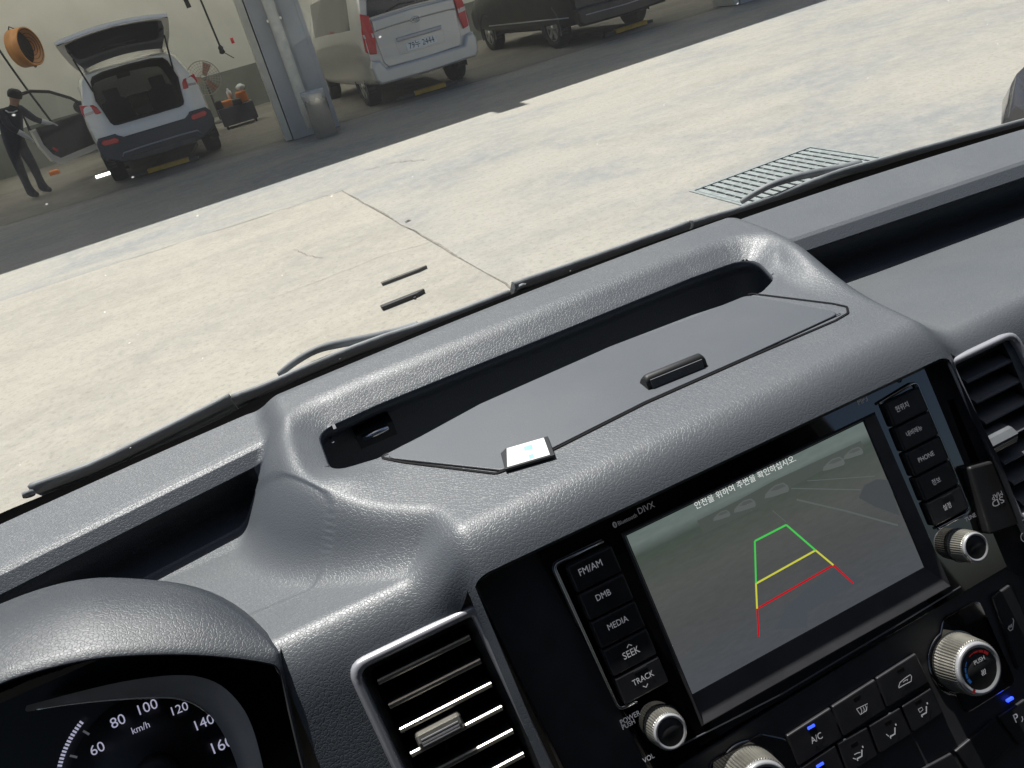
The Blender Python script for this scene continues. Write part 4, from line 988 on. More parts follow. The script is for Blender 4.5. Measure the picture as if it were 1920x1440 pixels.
# wipers resting outside the glass
def wiper(blade, arm, label, name='windshield_wiper'):
    P = []
    for k in range(len(blade)):
        x, s, p = ws_hit(*blade[k], .010); P.append((x, s))
    P = [np.array(p) for p in P]; P = smooth_pts(P, 1)
    w = thing(name, label, 'wiper', tuple(wsp(P[0][0], P[0][1], .01)), group='windshield wipers')
    def prof(p, t):
        return [wsp(p[0], p[1] + ds, of) for ds, of in ((-.040, .004), (-.004, .004), (.000, .008), (-.006, .012), (-.04, .010))]
    n = len(P); b_ = MB(); b_.loft([prof(p, min(1, .4 + 4 * min(k, n - 1 - k) / n)) for k, p in enumerate(P)]); b_.build('wiper_blade', 'wiper', w)
    if arm:
        A = [wsp(*ws_hit(*q, .02)[:2], .02) for q in arm]; A = smooth_pts(A, 2)
        b_ = MB(); b_.tube(A, [.0028 + .0028 * (k / len(A)) for k in range(len(A))], 8); b_.build('wiper_arm', 'wiper', w)
    if arm: return
    x, s, p = ws_hit(blade[0][0] + 8, blade[0][1] + 6, .011); b_ = MB(); b_.lathe(p - np.array([0, .004, 0]), wsp(0, 0, 1) - wsp(0, 0, 0), [(.0045, -.002), (.0045, .0015), (.003, .0022), (0, .0018)], 18); b_.build('blade_end_cap', 'wiper', w)
wiper([(47, 915), (110, 893), (174, 870), (300, 807), (428, 743)], None, 'grey windshield wiper with a round end cap, on the driver side')
wiper([(432, 745), (500, 721), (567, 690), (700, 636), (800, 605), (960, 545)], [(527, 712), (560, 686), (600, 663), (650, 652), (700, 643), (750, 632), (790, 620)], 'grey windshield wiper with a bowed arm, ahead of the storage slot')
wiper([(967, 530), (1050, 502), (1140, 471), (1300, 414)], None, 'grey windshield wiper with a round end cap, at the middle of the glass')
wiper([(1305, 413), (1429, 378), (1568, 321), (1655, 297), (1817, 252), (1920, 224), (2010, 200)], [(1405, 383), (1435, 364), (1471, 346), (1526, 331), (1580, 322), (1630, 312)], 'grey windshield wiper with a bowed arm, over the drain grate')
# ================================================================== VEHICLES
def paint(name, col, rough=.25, metal=0., coat=.8):
    return mat(name, col, rough, metal, coat=coat, rvar=.03, vscale=3, var=.02)
M['white'] = paint('white car paint', (.90, .87, .80)); M['silverp'] = paint('silver car paint', (.56, .55, .52), .32, .35); M['black'] = paint('black car paint', (.006, .006, .008), .35, coat=.15)
M['dgrey'] = paint('dark grey car paint', (.035, .036, .042), .25, .3)
M['clad2'] = mat('grey bumper plastic', (.045, .050, .058), .55, var=.12, vscale=6)
M['tyre'] = mat('tyre', (.014, .014, .014), .8, var=.2, vscale=12); M['alloy'] = mat('alloy rim', (.52, .52, .52), .3, metal=.8, var=.1, vscale=6)
M['tail'] = mat('tail lamp red', (.62, .012, .02), .3, coat=.25, var=.12, vscale=14); M['tailw'] = mat('tail lamp clear', (.55, .45, .42), .15, coat=1., var=.1, vscale=14)
M['intr'] = mat('car interior', (.012, .012, .014), .8, var=.3, vscale=5); M['hlamp'] = mat('headlamp lens', (.20, .21, .22), .12, coat=.6, var=.2, vscale=12); M['tint'] = mat('rear window', (.016, .019, .024), .08, coat=.3, var=.1)
M['plate'] = mat('number plate', (.85, .87, .85), .4, var=.05, vscale=10); M['pl_txt'] = mat('plate digits', (.02, .02, .02), .5, var=.05)
M['yellow'] = mat('yellow lift paint', (.62, .36, .03), .45, var=.18, vscale=9); M['liftd'] = mat('dirty lift steel', (.06, .055, .05), .6, var=.35, vscale=5)

def sec(y, zb, w, zsh, zbelt, wb, wt, zt):
    h = [(0, zb), (w * .86, zb), (w * .97, zb + .05), (w, zb + .16), (w, zsh), (wb, zbelt), (wt, zt - .10), (wt * .90, zt - .03), (wt * .62, zt - .004), (0, zt)]
    return [np.array([x, y, z]) for x, z in h] + [np.array([-x, y, z]) for x, z in h[-2:0:-1]]
NP = 10
def shell(parent, secs, paintm, glassm, side_win, wind, cladm=None, nose_cap=True):
    """body, window and sill parts from lofted cross-sections; side_win: section spans glazed at the side, wind: spans of the windshield"""
    R_ = [sec(*s) for s in secs]; n = len(R_[0])
    def half(j): return j if j < NP else 2 * (NP - 1) - j
    body, sill = MB(), MB(); wins = {}
    for i in range(len(R_) - 1):
        for j in range(n):
            j2 = (j + 1) % n; ha = min(half(j), half(j2)); q = [R_[i][j], R_[i][j2], R_[i + 1][j2], R_[i + 1][j]]
            left = j >= NP - 1
            if ha == 5 and i in side_win: wins.setdefault(('side_window', left, i), MB()).add(q, [(0, 1, 2, 3)])
            elif ha >= 6 and i in wind: wins.setdefault(('front_window', False, 0), MB()).add(q, [(0, 1, 2, 3)])
            elif cladm and ha <= 2: sill.add(q, [(0, 1, 2, 3)], 0, True)
            else: body.add(q, [(0, 1, 2, 3)], 0, True)
    if nose_cap: body.add(R_[-1], [tuple(range(n))])
    bo = body.build('body', paintm, parent, world=False)
    if cladm: sill.build('sill', cladm, parent, world=False)
    for (nm, l, i), b_ in wins.items(): b_.build(nm, 'winclear' if (nm == 'front_window' and glassm == 'winglass') else glassm, parent, world=False)
    return R_, bo
def wheel(parent, x, y, r=.36, w=.23, side=-1):
    s = 1 if x > 0 else -1
    b_ = MB(); b_.lathe((x - s * w / 2, y, r), (s, 0, 0), [(r * .6, 0), (r * .95, 0), (r, .03), (r, w - .03), (r * .95, w), (r * .66, w), (r * .62, w - .02)], 30); wo = b_.build('wheel', 'tyre', parent, world=False)
    b_ = MB(); b_.lathe((x + s * (w / 2 - .05), y, r), (s, 0, 0), [(r * .64, .03), (r * .60, .045), (r * .58, .0), (0.02, .0)], 30, 0)
    for k in range(5):
        an = 2 * math.pi * k / 5 + .3; d_ = np.array([0, math.cos(an), math.sin(an)]); t_ = np.array([0, -math.sin(an), math.cos(an)]); c_ = np.array([x + s * (w / 2 - .015), y, r])
        b_.loft([[c_ + d_ * rr_ + t_ * ww * sg + np.array([s * dx, 0, 0]) for sg, dx in ((-1, -.03), (-1, .01), (1, .01), (1, -.03))] for rr_, ww in ((.03, .035), (r * .6, .05))], smooth=False)
    b_.lathe((x + s * (w / 2 - .04), y, r), (s, 0, 0), [(.06, 0), (.06, .04), (0, .045)], 14); ro = b_.build('rim', 'alloy', wo, world=False)
    ro.parent = wo
    # dark wheel arch
    b_ = MB(); ring = []
    xo = s * (abs(x) + w / 2 + .012)
    A = [(y + math.cos(t) * r * 1.16, max(.18, r + math.sin(t) * r * 1.16)) for t in np.linspace(-.35, math.pi + .35, 22)]
    Bn = [(y + math.cos(t) * r * 1.0, max(.18, r + math.sin(t) * r * 1.0)) for t in np.linspace(-.35, math.pi + .35, 22)]
    b_.loft([[(xo, *p) for p in A], [(xo, *p) for p in Bn], [(xo - s * .16, *p) for p in Bn]], closed=False); b_.build('wheel_arch', 'clad2', parent, world=False)
    return wo
def rplate(parent, name, half, y0, y1, m, bev=.0, mirror=True, label=None, r=0.):
    """panel on the rear face: outline in (x,z), proud from y0 to y1 (towards the viewer = smaller y)"""
    pts = list(half) + [(-x, z) for x, z in half[::-1] if x > 1e-6] if mirror else list(half)
    b_ = MB(); b_.slab(pts, lambda a, b, h=0: np.array([a, y0 - h, b]), 0, y0 - y1, bev, r); return b_.build(name, m, parent, label, world=False)

# ---- white SUV with its tailgate and front door open
SX, SY, SRZ = -.80, 13.98, .085
suv = thing('suv', 'white SUV with its tailgate raised and front door open', 'car', (SX, SY, 0), SRZ)
def sloc(p):
    return rotz(-SRZ) @ (np.array(p, float) - np.array([SX, SY, 0]))
R_, _ = shell(suv, [(0.0, .50, .87, .95, 1.17, .86, .70, 1.665), (.12, .40, .905, .95, 1.15, .885, .73, 1.69), (.5, .34, .93, .95, 1.12, .90, .74, 1.70), (.95, .32, .94, .92, 1.09, .905, .745, 1.71), (1.7, .32, .94, .90, 1.06, .905, .75, 1.715), (2.55, .32, .94, .90, 1.04, .905, .75, 1.69), (2.95, .32, .94, .90, 1.03, .905, .73, 1.62), (3.65, .32, .94, .88, 1.0, .90, .80, 1.12), (4.4, .32, .92, .80, .90, .86, .76, .98), (4.7, .40, .82, .70, .78, .76, .66, .82)],
      'white', 'winglass', (2, 3, 4), (6,), 'clad2')
ap = [(0, .87), (.48, .87), (.545, .885), (.575, .93), (.60, 1.10), (.635, 1.28), (.585, 1.54), (.53, 1.605), (.36, 1.635), (0, 1.645)]
apr = [np.array([x, -.005, z]) for x, z in ap] + [np.array([-x, -.005, z]) for x, z in ap[-2:0:-1]]
rear = R_[0]; b_ = MB(); b_.loft([rear, [(a * .5 + c * .5) + np.array([0, -.035, 0]) for a, c in zip(rear, apr)], [c + np.array([0, -.02, 0]) for c in apr], [c + np.array([0, .02, 0]) for c in apr]], caps=False); b_.build('rear_body_panel', 'white', suv, world=False)
b_ = MB(); b_.loft([[c + np.array([0, .018, 0]) for c in apr], [np.array([c[0] * 1.02, .06, .87 + (c[2] - .87) * 1.0 - .10 * (c[2] < .95)]) for c in apr], [np.array([c[0] * 1.1, 1.2, max(c[2], .75)]) for c in apr], [np.array([c[0] * 1.1, 2.9, .6 + (c[2] - .87) * 1.2]) for c in apr]], caps=False); b_.build('cargo_lining', 'intr', suv, world=False)
b_ = MB(); b_.loft([[c * np.array([.995, 1, 1]) + np.array([0, -.024, .0]) for c in apr], [np.array([c[0] * .965, c[1] - .02, 1.25 + (c[2] - 1.25) * .95]) for c in apr], [np.array([c[0] * .965, .03, 1.25 + (c[2] - 1.25) * .95]) for c in apr]], caps=False); b_.build('tailgate_seal', 'rubber', suv, world=False)
for x in (-.38, .38):
    b_ = MB(); b_.slab([(x - .24, .8), (x + .24, .8), (x + .22, 1.16), (x + .12, 1.20), (x + .12, 1.36), (x - .12, 1.36), (x - .12, 1.20), (x - .22, 1.16)], lambda a, b, h=0: np.array([a, 1.35 + h, b]), 0, .15, .02); b_.build('rear_seat', 'intr', suv, world=False)
b_ = MB(); b_.box((-.05, 2.75, 1.50), (.24, .03, .08)); b_.build('rear_view_mirror', 'rubber', suv, world=False)
b_ = MB(); b_.loft([[(-.62, .15, .80), (.62, .15, .80)], [(-.62, 1.3, .80), (.62, 1.3, .80)]], closed=False); b_.build('cargo_floor', 'intr', suv, world=False)
rplate(suv, 'rear_bumper', [(0, .69), (.48, .69), (.555, .735), (.58, .765), (.84, .765), (.895, .70), (.90, .56), (.86, .46), (.62, .34), (0, .32)], .04, -.10, 'clad2', .02)
rplate(suv, 'skid_plate', [(0, .40), (.56, .40), (.52, .33), (0, .31)], -.09, -.125, 'liftd', .008)
b_ = MB(); b_.tube([(-.62, -.105, .43), (-.58, -.128, .475), (-.3, -.132, .485), (.3, -.132, .485), (.58, -.128, .475), (.62, -.105, .43)], .012, 8); b_.build('skid_trim', 'silver', suv, world=False)
for s in (-1, 1):
    b_ = MB(); b_.slab([(s * .585, .635), (s * .79, .645), (s * .825, .69), (s * .80, .725), (s * .60, .715), (s * .565, .68)], lambda a, b, h=0: np.array([a, -.095 - h, b]), 0, .022, .006); b_.build('rear_reflector', 'tail', suv, world=False)
    b_ = MB(); Q = [(.63, 1.10), (.86, 1.075), (.895, 1.16), (.875, 1.275), (.69, 1.235), (.655, 1.19)]
    b_.slab([(s * x, z) for x, z in Q], lambda a, b, h=0: np.array([a, -.005 + max(0, abs(a) - .74) * .5 - h, b]), 0, .05, .012); lo_ = b_.build('tail_lamp', 'tail', suv, world=False)
    b_ = MB(); b_.slab([(s * .72, 1.125), (s * .86, 1.11), (s * .865, 1.145), (s * .72, 1.16)], lambda a, b, h=0: np.array([a, -.005 + max(0, abs(a) - .74) * .5 - .051 - h, b]), 0, .004); b_.build('lamp_lens', 'tailw', lo_, world=False)
    for y in (.93, 3.72): wheel(suv, s * .80, y, .36, .24)
    b_ = MB(); b_.tube([(s * .60, .02, 1.35), (s * .66, -.34, 1.88)], .013, 8); b_.build('gas_strut', 'rubber', suv, world=False)
# raised tailgate
hp = [(.28, 1.70, .60), (.08, 1.76, .68), (-.18, 1.89, .74), (-.42, 2.02, .775), (-.58, 2.10, .79), (-.66, 2.125, .785), (-.70, 2.12, .77), (-.70, 2.105, .765)]
def hx(p, w, t): return [np.array([w * u, p[0] - .05 * (1 - u * u) * 1.0, p[1] + .06 * (1 - u * u) + t]) for u in np.linspace(-1, 1, 11)]
b_ = MB(); b_.loft([hx(p, p[2], .02) for p in hp], closed=False); b_.loft([hx(p, p[2], -.03) for p in hp], closed=False)
for u0 in (0, 10): b_.loft([[hx(p, p[2], .02)[u0] for p in hp], [hx(p, p[2], -.03)[u0] for p in hp]], closed=False)
b_.loft([hx(hp[0], hp[0][2], .02), hx(hp[0], hp[0][2], -.03)], closed=False); b_.loft([hx(hp[-1], hp[-1][2], .02), hx(hp[-1], hp[-1][2], -.03)], closed=False)
tg = b_.build('tailgate', 'white', suv, 'raised white tailgate', world=False)
gp = [(.06, 1.765, .585), (-.18, 1.89, .65), (-.42, 2.02, .69), (-.61, 2.11, .68)]
b_ = MB(); b_.loft([[p + np.array([0, 0, -.012]) for p in hx(p_, p_[2], -.03)] for p_ in gp], closed=False); gl_ = b_.build('tailgate_glass', 'tint', tg, world=False); gl_.parent = tg
b_ = MB(); b_.box((.0, -.25, 1.935), (.5, .05, .03)); o = b_.build('tailgate_latch', 'rubber', tg, world=False)
# open front door, seen from its lined inner side
dh, df = np.array([-1.86, 17.15, 0]), np.array([-2.93, 16.55, 0]); du = nrm(df - dh); dn = np.array([du[1], -du[0], 0]); 
if dn[1] > 0: dn = -dn
def frd(a, b, h=0): return sloc(dh + du * a + np.array([0, 0, b]) + dn * h)
b_ = MB(); b_.slab([(0, .42), (1.02, .36), (1.14, .46), (1.22, .74), (1.22, 1.04), (0, 1.06)], frd, -.05, .05, .02); dr = b_.build('front_door', 'white', suv, 'open white front door with black lining', world=False)
b_ = MB(); b_.slab([(.07, .53), (.98, .47), (1.07, .56), (1.14, .76), (1.14, 1.06), (.05, 1.08)], frd, .05, .11, .02); b_.build('door_lining', 'intr', dr, world=False)
b_ = MB(); fp = [(0, 1.05), (.30, 1.36), (.60, 1.55), (.90, 1.64), (1.12, 1.63), (1.2, 1.55), (1.22, 1.04)]; b_.tube([frd(*p, 0) for p in fp], .028, 8); b_.build('window_surround', 'rubber', dr, world=False)
b_ = MB(); b_.add([frd(*p, -.01) for p in fp], [tuple(range(len(fp)))]); b_.build('door_window', 'winclear', dr, world=False)
b_ = MB(); b_.slab([(1.0, .585), (1.06, .65), (1.03, .68), (.97, .615)], frd, .11, .118); b_.build('door_reflector', 'tail', dr, world=False)
b_ = MB(); b_.lathe(frd(.18, 1.17, -.16), rotz(-SRZ) @ dn, [(.05, 0), (.10, .02), (.115, .08), (.10, .10), (0, .1)], 18); b_.build('door_mirror', 'rubber', dr, world=False)

# ---- silver van seen from behind
VX, VY, VRZ = 3.64, 13.45, .045
sv = thing('silver_van', 'silver passenger van backed up to the workshop door, with a white number plate', 'van', (VX, VY, 0), VRZ)
R_, _ = shell(sv, [(0.0, .42, .90, .95, 1.28, .885, .78, 1.86), (.10, .38, .935, .95, 1.28, .92, .81, 1.90), (.6, .34, .955, .95, 1.26, .94, .83, 1.92), (1.2, .32, .96, .95, 1.25, .945, .835, 1.925), (2.6, .32, .96, .95, 1.24, .945, .835, 1.925), (3.7, .32, .96, .95, 1.22, .94, .82, 1.90), (4.5, .34, .95, .90, 1.12, .90, .84, 1.22), (5.1, .40, .86, .78, .90, .80, .70, .95)],
      'silverp', 'tint', (2, 3, 4), (5,), None)
b_ = MB(); b_.add(R_[0], [tuple(range(len(R_[0])))]); b_.build('rear_panel', 'silverp', sv, world=False)
rplate(sv, 'rear_bumper', [(0, .60), (.70, .60), (.78, .74), (.90, .76), (.945, .66), (.93, .46), (.86, .38), (0, .36)], .06, -.11, 'silverp', .035)
gate = rplate(sv, 'tailgate', [(0, 1.37), (.72, 1.34), (.735, 1.18), (.70, .68), (.64, .605), (0, .59)], .005, -.025, 'silverp', .012)
rplate(sv, 'gate_upper_panel', [(0, 1.345), (.715, 1.325), (.72, 1.15), (.60, 1.165), (0, 1.175)], -.02, -.055, 'silverp', .022)
rplate(sv, 'plate_recess', [(0, .925), (.43, .925), (.40, .73), (0, .725)], -.022, -.030, 'silverp', .004)
rplate(sv, 'rear_window', [(0, 1.80), (.64, 1.77), (.75, 1.42), (.73, 1.375), (0, 1.395)], .0, -.03, 'tint', .006)
b_ = MB(); b_.slab([(-.39, .93), (.39, .93), (.40, .985), (-.40, .985)], lambda a, b, h=0: np.array([a, -.03 - h, b]), 0, .03, .008); b_.build('gate_handle', 'silver', sv, world=False)
b_ = MB(); b_.slab([(-.265, .755), (.265, .755), (.265, .870), (-.265, .870)], lambda a, b, h=0: np.array([a, -.03 - h, b]), 0, .014, .003, .012); pl = b_.build('number_plate', 'plate', sv, 'white plate with black characters', world=False)
b_ = MB(); text_ab(b_, '79누 2444', (-.225, .778), (.225, .778), lambda a, b, h=0: np.array([a, -.0455, b]), 0, stretch=1.15); b_.build('plate_text', 'pl_txt', pl, world=False)
b_ = MB()
b_.tube([(.075 * math.cos(t), -.062, 1.175 + .042 * math.sin(t)) for t in np.linspace(0, 2 * math.pi, 25)], .006, 6, caps=False)
b_.tube([(-.035, -.062, 1.150), (-.012, -.062, 1.20)], .006, 6); b_.tube([(.012, -.062, 1.150), (.035, -.062, 1.20)], .006, 6); b_.tube([(-.024, -.062, 1.172), (.024, -.062, 1.178)], .005, 6)
b_.build('emblem', 'chrome', sv, world=False)
b_ = MB(); b_.tube([(.05, -.045, 1.43), (-.2, -.05, 1.45), (-.42, -.05, 1.40)], .012, 6); b_.build('rear_wiper', 'rubber', sv, world=False)
for s in (-1, 1):
    y_of = lambda a: -.01 + max(0, abs(a) - .80) * .6
    b_ = MB(); b_.slab([(s * .735, 1.40), (s * .855, 1.46), (s * .905, 1.20), (s * .93, .92), (s * .90, .86), (s * .78, .84), (s * .745, 1.02)], lambda a, b, h=0: np.array([a, y_of(a) - h, b]), 0, .045, .012); lo_ = b_.build('tail_lamp', 'tail', sv, world=False)
    b_ = MB(); b_.slab([(s * .75, 1.085), (s * .905, 1.10), (s * .91, 1.16), (s * .75, 1.15)], lambda a, b, h=0: np.array([a, y_of(a) - .046 - h, b]), 0, .004); b_.build('lamp_lens', 'tailw', lo_, world=False)
    for y in (1.02, 4.2): wheel(sv, s * .82, y, .34, .23)
# ---- black van
bv = thing('black_van', 'black van parked inside the workshop beyond the silver van', 'van', (7.42, 13.50, 0), .04)
R_, _ = shell(bv, [(0.0, .42, .90, .95, 1.28, .885, .78, 1.86), (.10, .38, .935, .95, 1.28, .92, .81, 1.90), (.6, .34, .955, .95, 1.26, .94, .83, 1.92), (1.2, .32, .96, .95, 1.25, .945, .835, 1.925), (2.6, .32, .96, .95, 1.24, .945, .835, 1.925), (3.7, .32, .96, .95, 1.22, .94, .82, 1.90), (4.5, .34, .95, .90, 1.12, .90, .84, 1.22), (5.1, .40, .86, .78, .90, .80, .70, .95)], 'black', 'tint', (2, 3, 4), (5,), None)
b_ = MB(); b_.add(R_[0], [tuple(range(len(R_[0])))]); b_.build('rear_panel', 'black', bv, world=False)
rplate(bv, 'rear_bumper', [(0, .62), (.86, .64), (.945, .62), (.93, .42), (.86, .34), (0, .32)], .06, -.12, 'black', .035)
rplate(bv, 'bumper_trim', [(0, .50), (.80, .52), (.80, .505), (0, .485)], -.12, -.135, 'silver', .003)
for s in (-1, 1):
    for y in (1.0, 4.1): wheel(bv, s * .83, y, .36, .23)
    b_ = MB(); b_.tube([(s * .975, .2, .52), (s * .978, 3.9, .52)], .012, 6); b_.build('side_moulding', 'silver', bv, world=False)
# ---- dark grey car at the edge of the yard
dc = thing('grey_car', 'dark grey car parked on the sunlit yard past the drain grate', 'car', (7.72, 1.78, 0), math.radians(90))
R_, _ = shell(dc, [(0.0, .40, .80, .75, .92, .80, .66, .98), (.2, .30, .88, .75, .98, .86, .70, 1.05), (.75, .25, .90, .75, .98, .87, .66, 1.25), (1.5, .24, .90, .72, .96, .87, .64, 1.44), (2.4, .24, .90, .70, .94, .87, .64, 1.44), (3.2, .24, .90, .68, .90, .86, .70, .96), (4.1, .25, .89, .62, .78, .84, .74, .84), (4.45, .27, .84, .56, .68, .78, .66, .74), (4.62, .34, .70, .50, .60, .64, .52, .64)], 'dgrey', 'tint', (2, 3), (1, 4), 'clad2')
for s in (-1, 1):
    for y in (.9, 3.75): wheel(dc, s * .78, y, .33, .21)
    b_ = MB(); b_.loft([[np.array([s * x, y + .012, z + .012]) for x, y, z in q_] for q_ in ([(.50, 4.60, .62), (.66, 4.52, .64), (.79, 4.36, .66)], [(.52, 4.50, .70), (.66, 4.42, .715), (.79, 4.26, .73)])], closed=False); b_.build('headlamp', 'hlamp', dc, world=False)
    b_ = MB(); b_.lathe((s * .93, 3.0, 1.0), (s, 0, 0), [(.05, -.08), (.09, .0), (.08, .1), (0, .12)], 14); b_.build('door_mirror', 'dgrey', dc, world=False)
# ================================================================== WORKSHOP THINGS
# ---- floor lifts with yellow ends
def lift(x, y, rz, lab, L_=.68):
    t = thing('floor_lift', lab, 'lift', (x, y, 0), rz, 'floor lifts under the vehicles')
    b_ = MB(); b_.box((0, 1.1, .045), (.62, 2.1, .06)); b_.build('platform', 'liftd', t, world=False)
    b_ = MB(); b_.box((-.05, .02, .05), (1.1, .10, .05)); b_.build('cross_beam', 'liftd', t, world=False)
    b_ = MB(); b_.slab([(-L_ / 2, -.06), (L_ / 2, -.06), (L_ / 2, .05), (-L_ / 2, .05)], lambda a, b, h=0: np.array([a, b, h]), .028, .10, .015); b_.build('yellow_beam', 'yellow', t, world=False)
lift(-.86, 14.30, -.10, 'yellow ended floor lift under the white SUV')
lift(3.66, 13.75, -.10, 'yellow ended floor lift under the silver van', .56)
lift(7.70, 13.80, .10, 'yellow ended floor lift under the black van', .7)
# ---- litter bin with a clear bag
bn = thing('litter_bin', 'stainless steel litter bin with a clear bag, at the foot of the pillar', 'bin', (1.55, 12.42, 0))
b_ = MB(); b_.lathe((0, 0, 0), (0, 0, 1), [(.15, 0.002), (.168, .012), (.172, .62), (.172, .63), (.160, .63), (.155, .1), (0, .1)], 36); b_.build('bin_drum', 'steel', bn, world=False)
bg_ = bpy.data.materials.new('clear bag'); bg_.use_nodes = True; n_ = bg_.node_tree.nodes; L_n = bg_.node_tree.links; n_.remove(n_['Principled BSDF'])
t_b = n_.new('ShaderNodeBsdfTransparent'); d_b = n_.new('ShaderNodeBsdfPrincipled'); d_b.inputs['Base Color'].default_value = (.75, .74, .70, 1); d_b.inputs['Roughness'].default_value = .25
x_b = n_.new('ShaderNodeMixShader'); nz_ = n_.new('ShaderNodeTexNoise'); nz_.inputs['Scale'].default_value = 14; x_b.inputs[0].default_value = .42; L_n.new(t_b.outputs[0], x_b.inputs[1]); L_n.new(d_b.outputs[0], x_b.inputs[2]); L_n.new(x_b.outputs[0], n_['Material Output'].inputs[0])
M['bag'] = bg_
b_ = MB(); prof = [(.176, .55), (.180, .61), (.186, .655), (.178, .675), (.165, .67), (.150, .60), (.14, .40)]
rings = [[np.array([(r_ + .006 * math.sin(k * 5.1) * math.sin(k * 2.3 + r_ * 40)) * math.cos(2 * math.pi * k / 40), (r_ + .006 * math.sin(k * 3.3)) * math.sin(2 * math.pi * k / 40), h + .02 * math.sin(k * 1.7) * (h < .57)]) for k in range(40)] for r_, h in prof]
b_.loft(rings, caps=False); b_.build('bin_bag', 'bag', bn, world=False)
# ---- wall fan (orange drum)
M['orange'] = mat('orange drum paint', (.44, .19, .05), .5, var=.15, vscale=5); M['orange2'] = mat('orange machine', (.70, .20, .03), .45, var=.1, vscale=8)
fn = thing('drum_fan', 'orange drum fan fixed high on the cream back wall', 'fan', (-2.95, 20.7, 2.05))
ax = nrm([.88, -.46, -.05]); c0_ = np.array([0, -.1, .42])
b_ = MB(); b_.lathe(c0_ - ax * .16, ax, [(.36, 0), (.385, .0), (.385, .30), (.36, .30), (.35, .03)], 36); b_.build('fan_drum', 'orange', fn, world=False)
b_ = MB(); b_.lathe(c0_ - ax * .10, ax, [(.35, 0), (.35, .01), (0, .02)], 30); b_.build('fan_back', 'rubber', fn, world=False)
b_ = MB()
for r_ in (.10, .18, .26, .34):
    x_ = nrm(np.cross(ax, [0, 0, 1.])); y_ = np.cross(ax, x_); b_.tube([c0_ + ax * .145 + (x_ * math.cos(t) + y_ * math.sin(t)) * r_ for t in np.linspace(0, 2 * math.pi, 30)], .006, 5, caps=False)
b_.build('fan_guard', 'rubber', fn, world=False)
b_ = MB(); b_.tube([(0, .35, .1), (0, 0, .03)], .03, 8); b_.tube([c0_ + np.array([-.2, 0, .30]), c0_ + np.array([-.1, -.02, .44]), c0_ + np.array([.0, -.06, .36])], .014, 6); b_.build('fan_bracket', 'liftd', fn, world=False)
# ---- pedestal fan
M['wire'] = mat('fan wire', (.30, .27, .22), .5, var=.2, vscale=12)
pf = thing('pedestal_fan', 'round wire pedestal fan standing behind the white SUV', 'fan', (.28, 19.9, 0))
ax = nrm([-.1, -1, .1]); c0_ = np.array([0, 0, .98]); x_ = nrm(np.cross(ax, [0, 0, 1.])); y_ = np.cross(ax, x_); b_ = MB()
for k, r_ in enumerate(np.linspace(.08, .36, 6)): b_.tube([c0_ + ax * (.09 - .05 * (r_ / .36) ** 2) + (x_ * math.cos(t) + y_ * math.sin(t)) * r_ for t in np.linspace(0, 2 * math.pi, 30)], .004 if r_ < .35 else .012, 5, caps=False)
for k in range(30):
    d_ = x_ * math.cos(k * .2094) + y_ * math.sin(k * .2094); b_.tube([c0_ + ax * .09 + d_ * .06, c0_ + ax * .04 + d_ * .36], .004, 4)
b_.build('fan_cage', 'wire', pf, world=False)
b_ = MB()
for k in range(3):
    d_ = x_ * math.cos(k * 2.09) + y_ * math.sin(k * 2.09); e_ = np.cross(ax, d_); b_.add([c0_ + d_ * .05 - e_ * .04, c0_ + d_ * .32 - e_ * .10, c0_ + d_ * .33 + e_ * .08 + ax * .04, c0_ + d_ * .05 + e_ * .04 + ax * .03], [(0, 1, 2, 3)])
b_.build('fan_blades', mat('fan blade', (.35, .14, .10), .5, var=.1), pf, world=False)
b_ = MB(); b_.tube([(0, .03, .02), (0, .03, .95)], .025, 8); b_.lathe((0, .03, .0), (0, 0, 1), [(.24, 0.006), (.24, .03), (.05, .06)], 24); b_.build('fan_stand', 'liftd', pf, world=False)
# ---- tool cart
tcx = thing('tool_cart', 'black tool cart loaded with orange machines beside the pillar', 'cart', (.62, 17.9, 0))
b_ = MB(); b_.slab([(-.36, -.25), (.36, -.25), (.36, .25), (-.36, .25)], lambda a, b, h=0: np.array([a, b, h]), .07, .42, .02); b_.build('cart_body', 'clad2', tcx, world=False)
for sx in (-.3, .3):
    for sy in (-.2, .2):
        b_ = MB(); b_.lathe((sx - .02, sy, .047), (1, 0, 0), [(.04, 0), (.045, .01), (.045, .03), (.04, .04)], 12); b_.build('caster', 'rubber', tcx, world=False)
for (x, y, w_, h_, m__) in ((-.16, -.05, .30, .12, 'orange2'), (.20, .02, .22, .20, 'orange2'), (-.30, -.12, .14, .16, 'rubber'), (.06, -.18, .18, .10, 'rubber')):
    b_ = MB(); b_.slab([(x - w_ / 2, y - .11), (x + w_ / 2, y - .11), (x + w_ / 2, y + .11), (x - w_ / 2, y + .11)], lambda a, b, h=0: np.array([a, b, h]), .421, .421 + h_, .02, .03); b_.build('machine', m__, tcx, world=False)
b_ = MB(); b_.lathe((-.02, .02, .545), (0, 0, 1), [(.05, 0), (.05, .14), (.02, .17), (.02, .2), (0, .2)], 16); b_.build('bottle', 'card_label', tcx, world=False)
b_ = MB(); b_.lathe((.24, .0, .63), (0, 0, 1), [(.03, 0), (.09, .05), (.10, .09), (.03, .14), (0, .14)], 9); b_.build('rag', 'card_label', tcx, world=False)
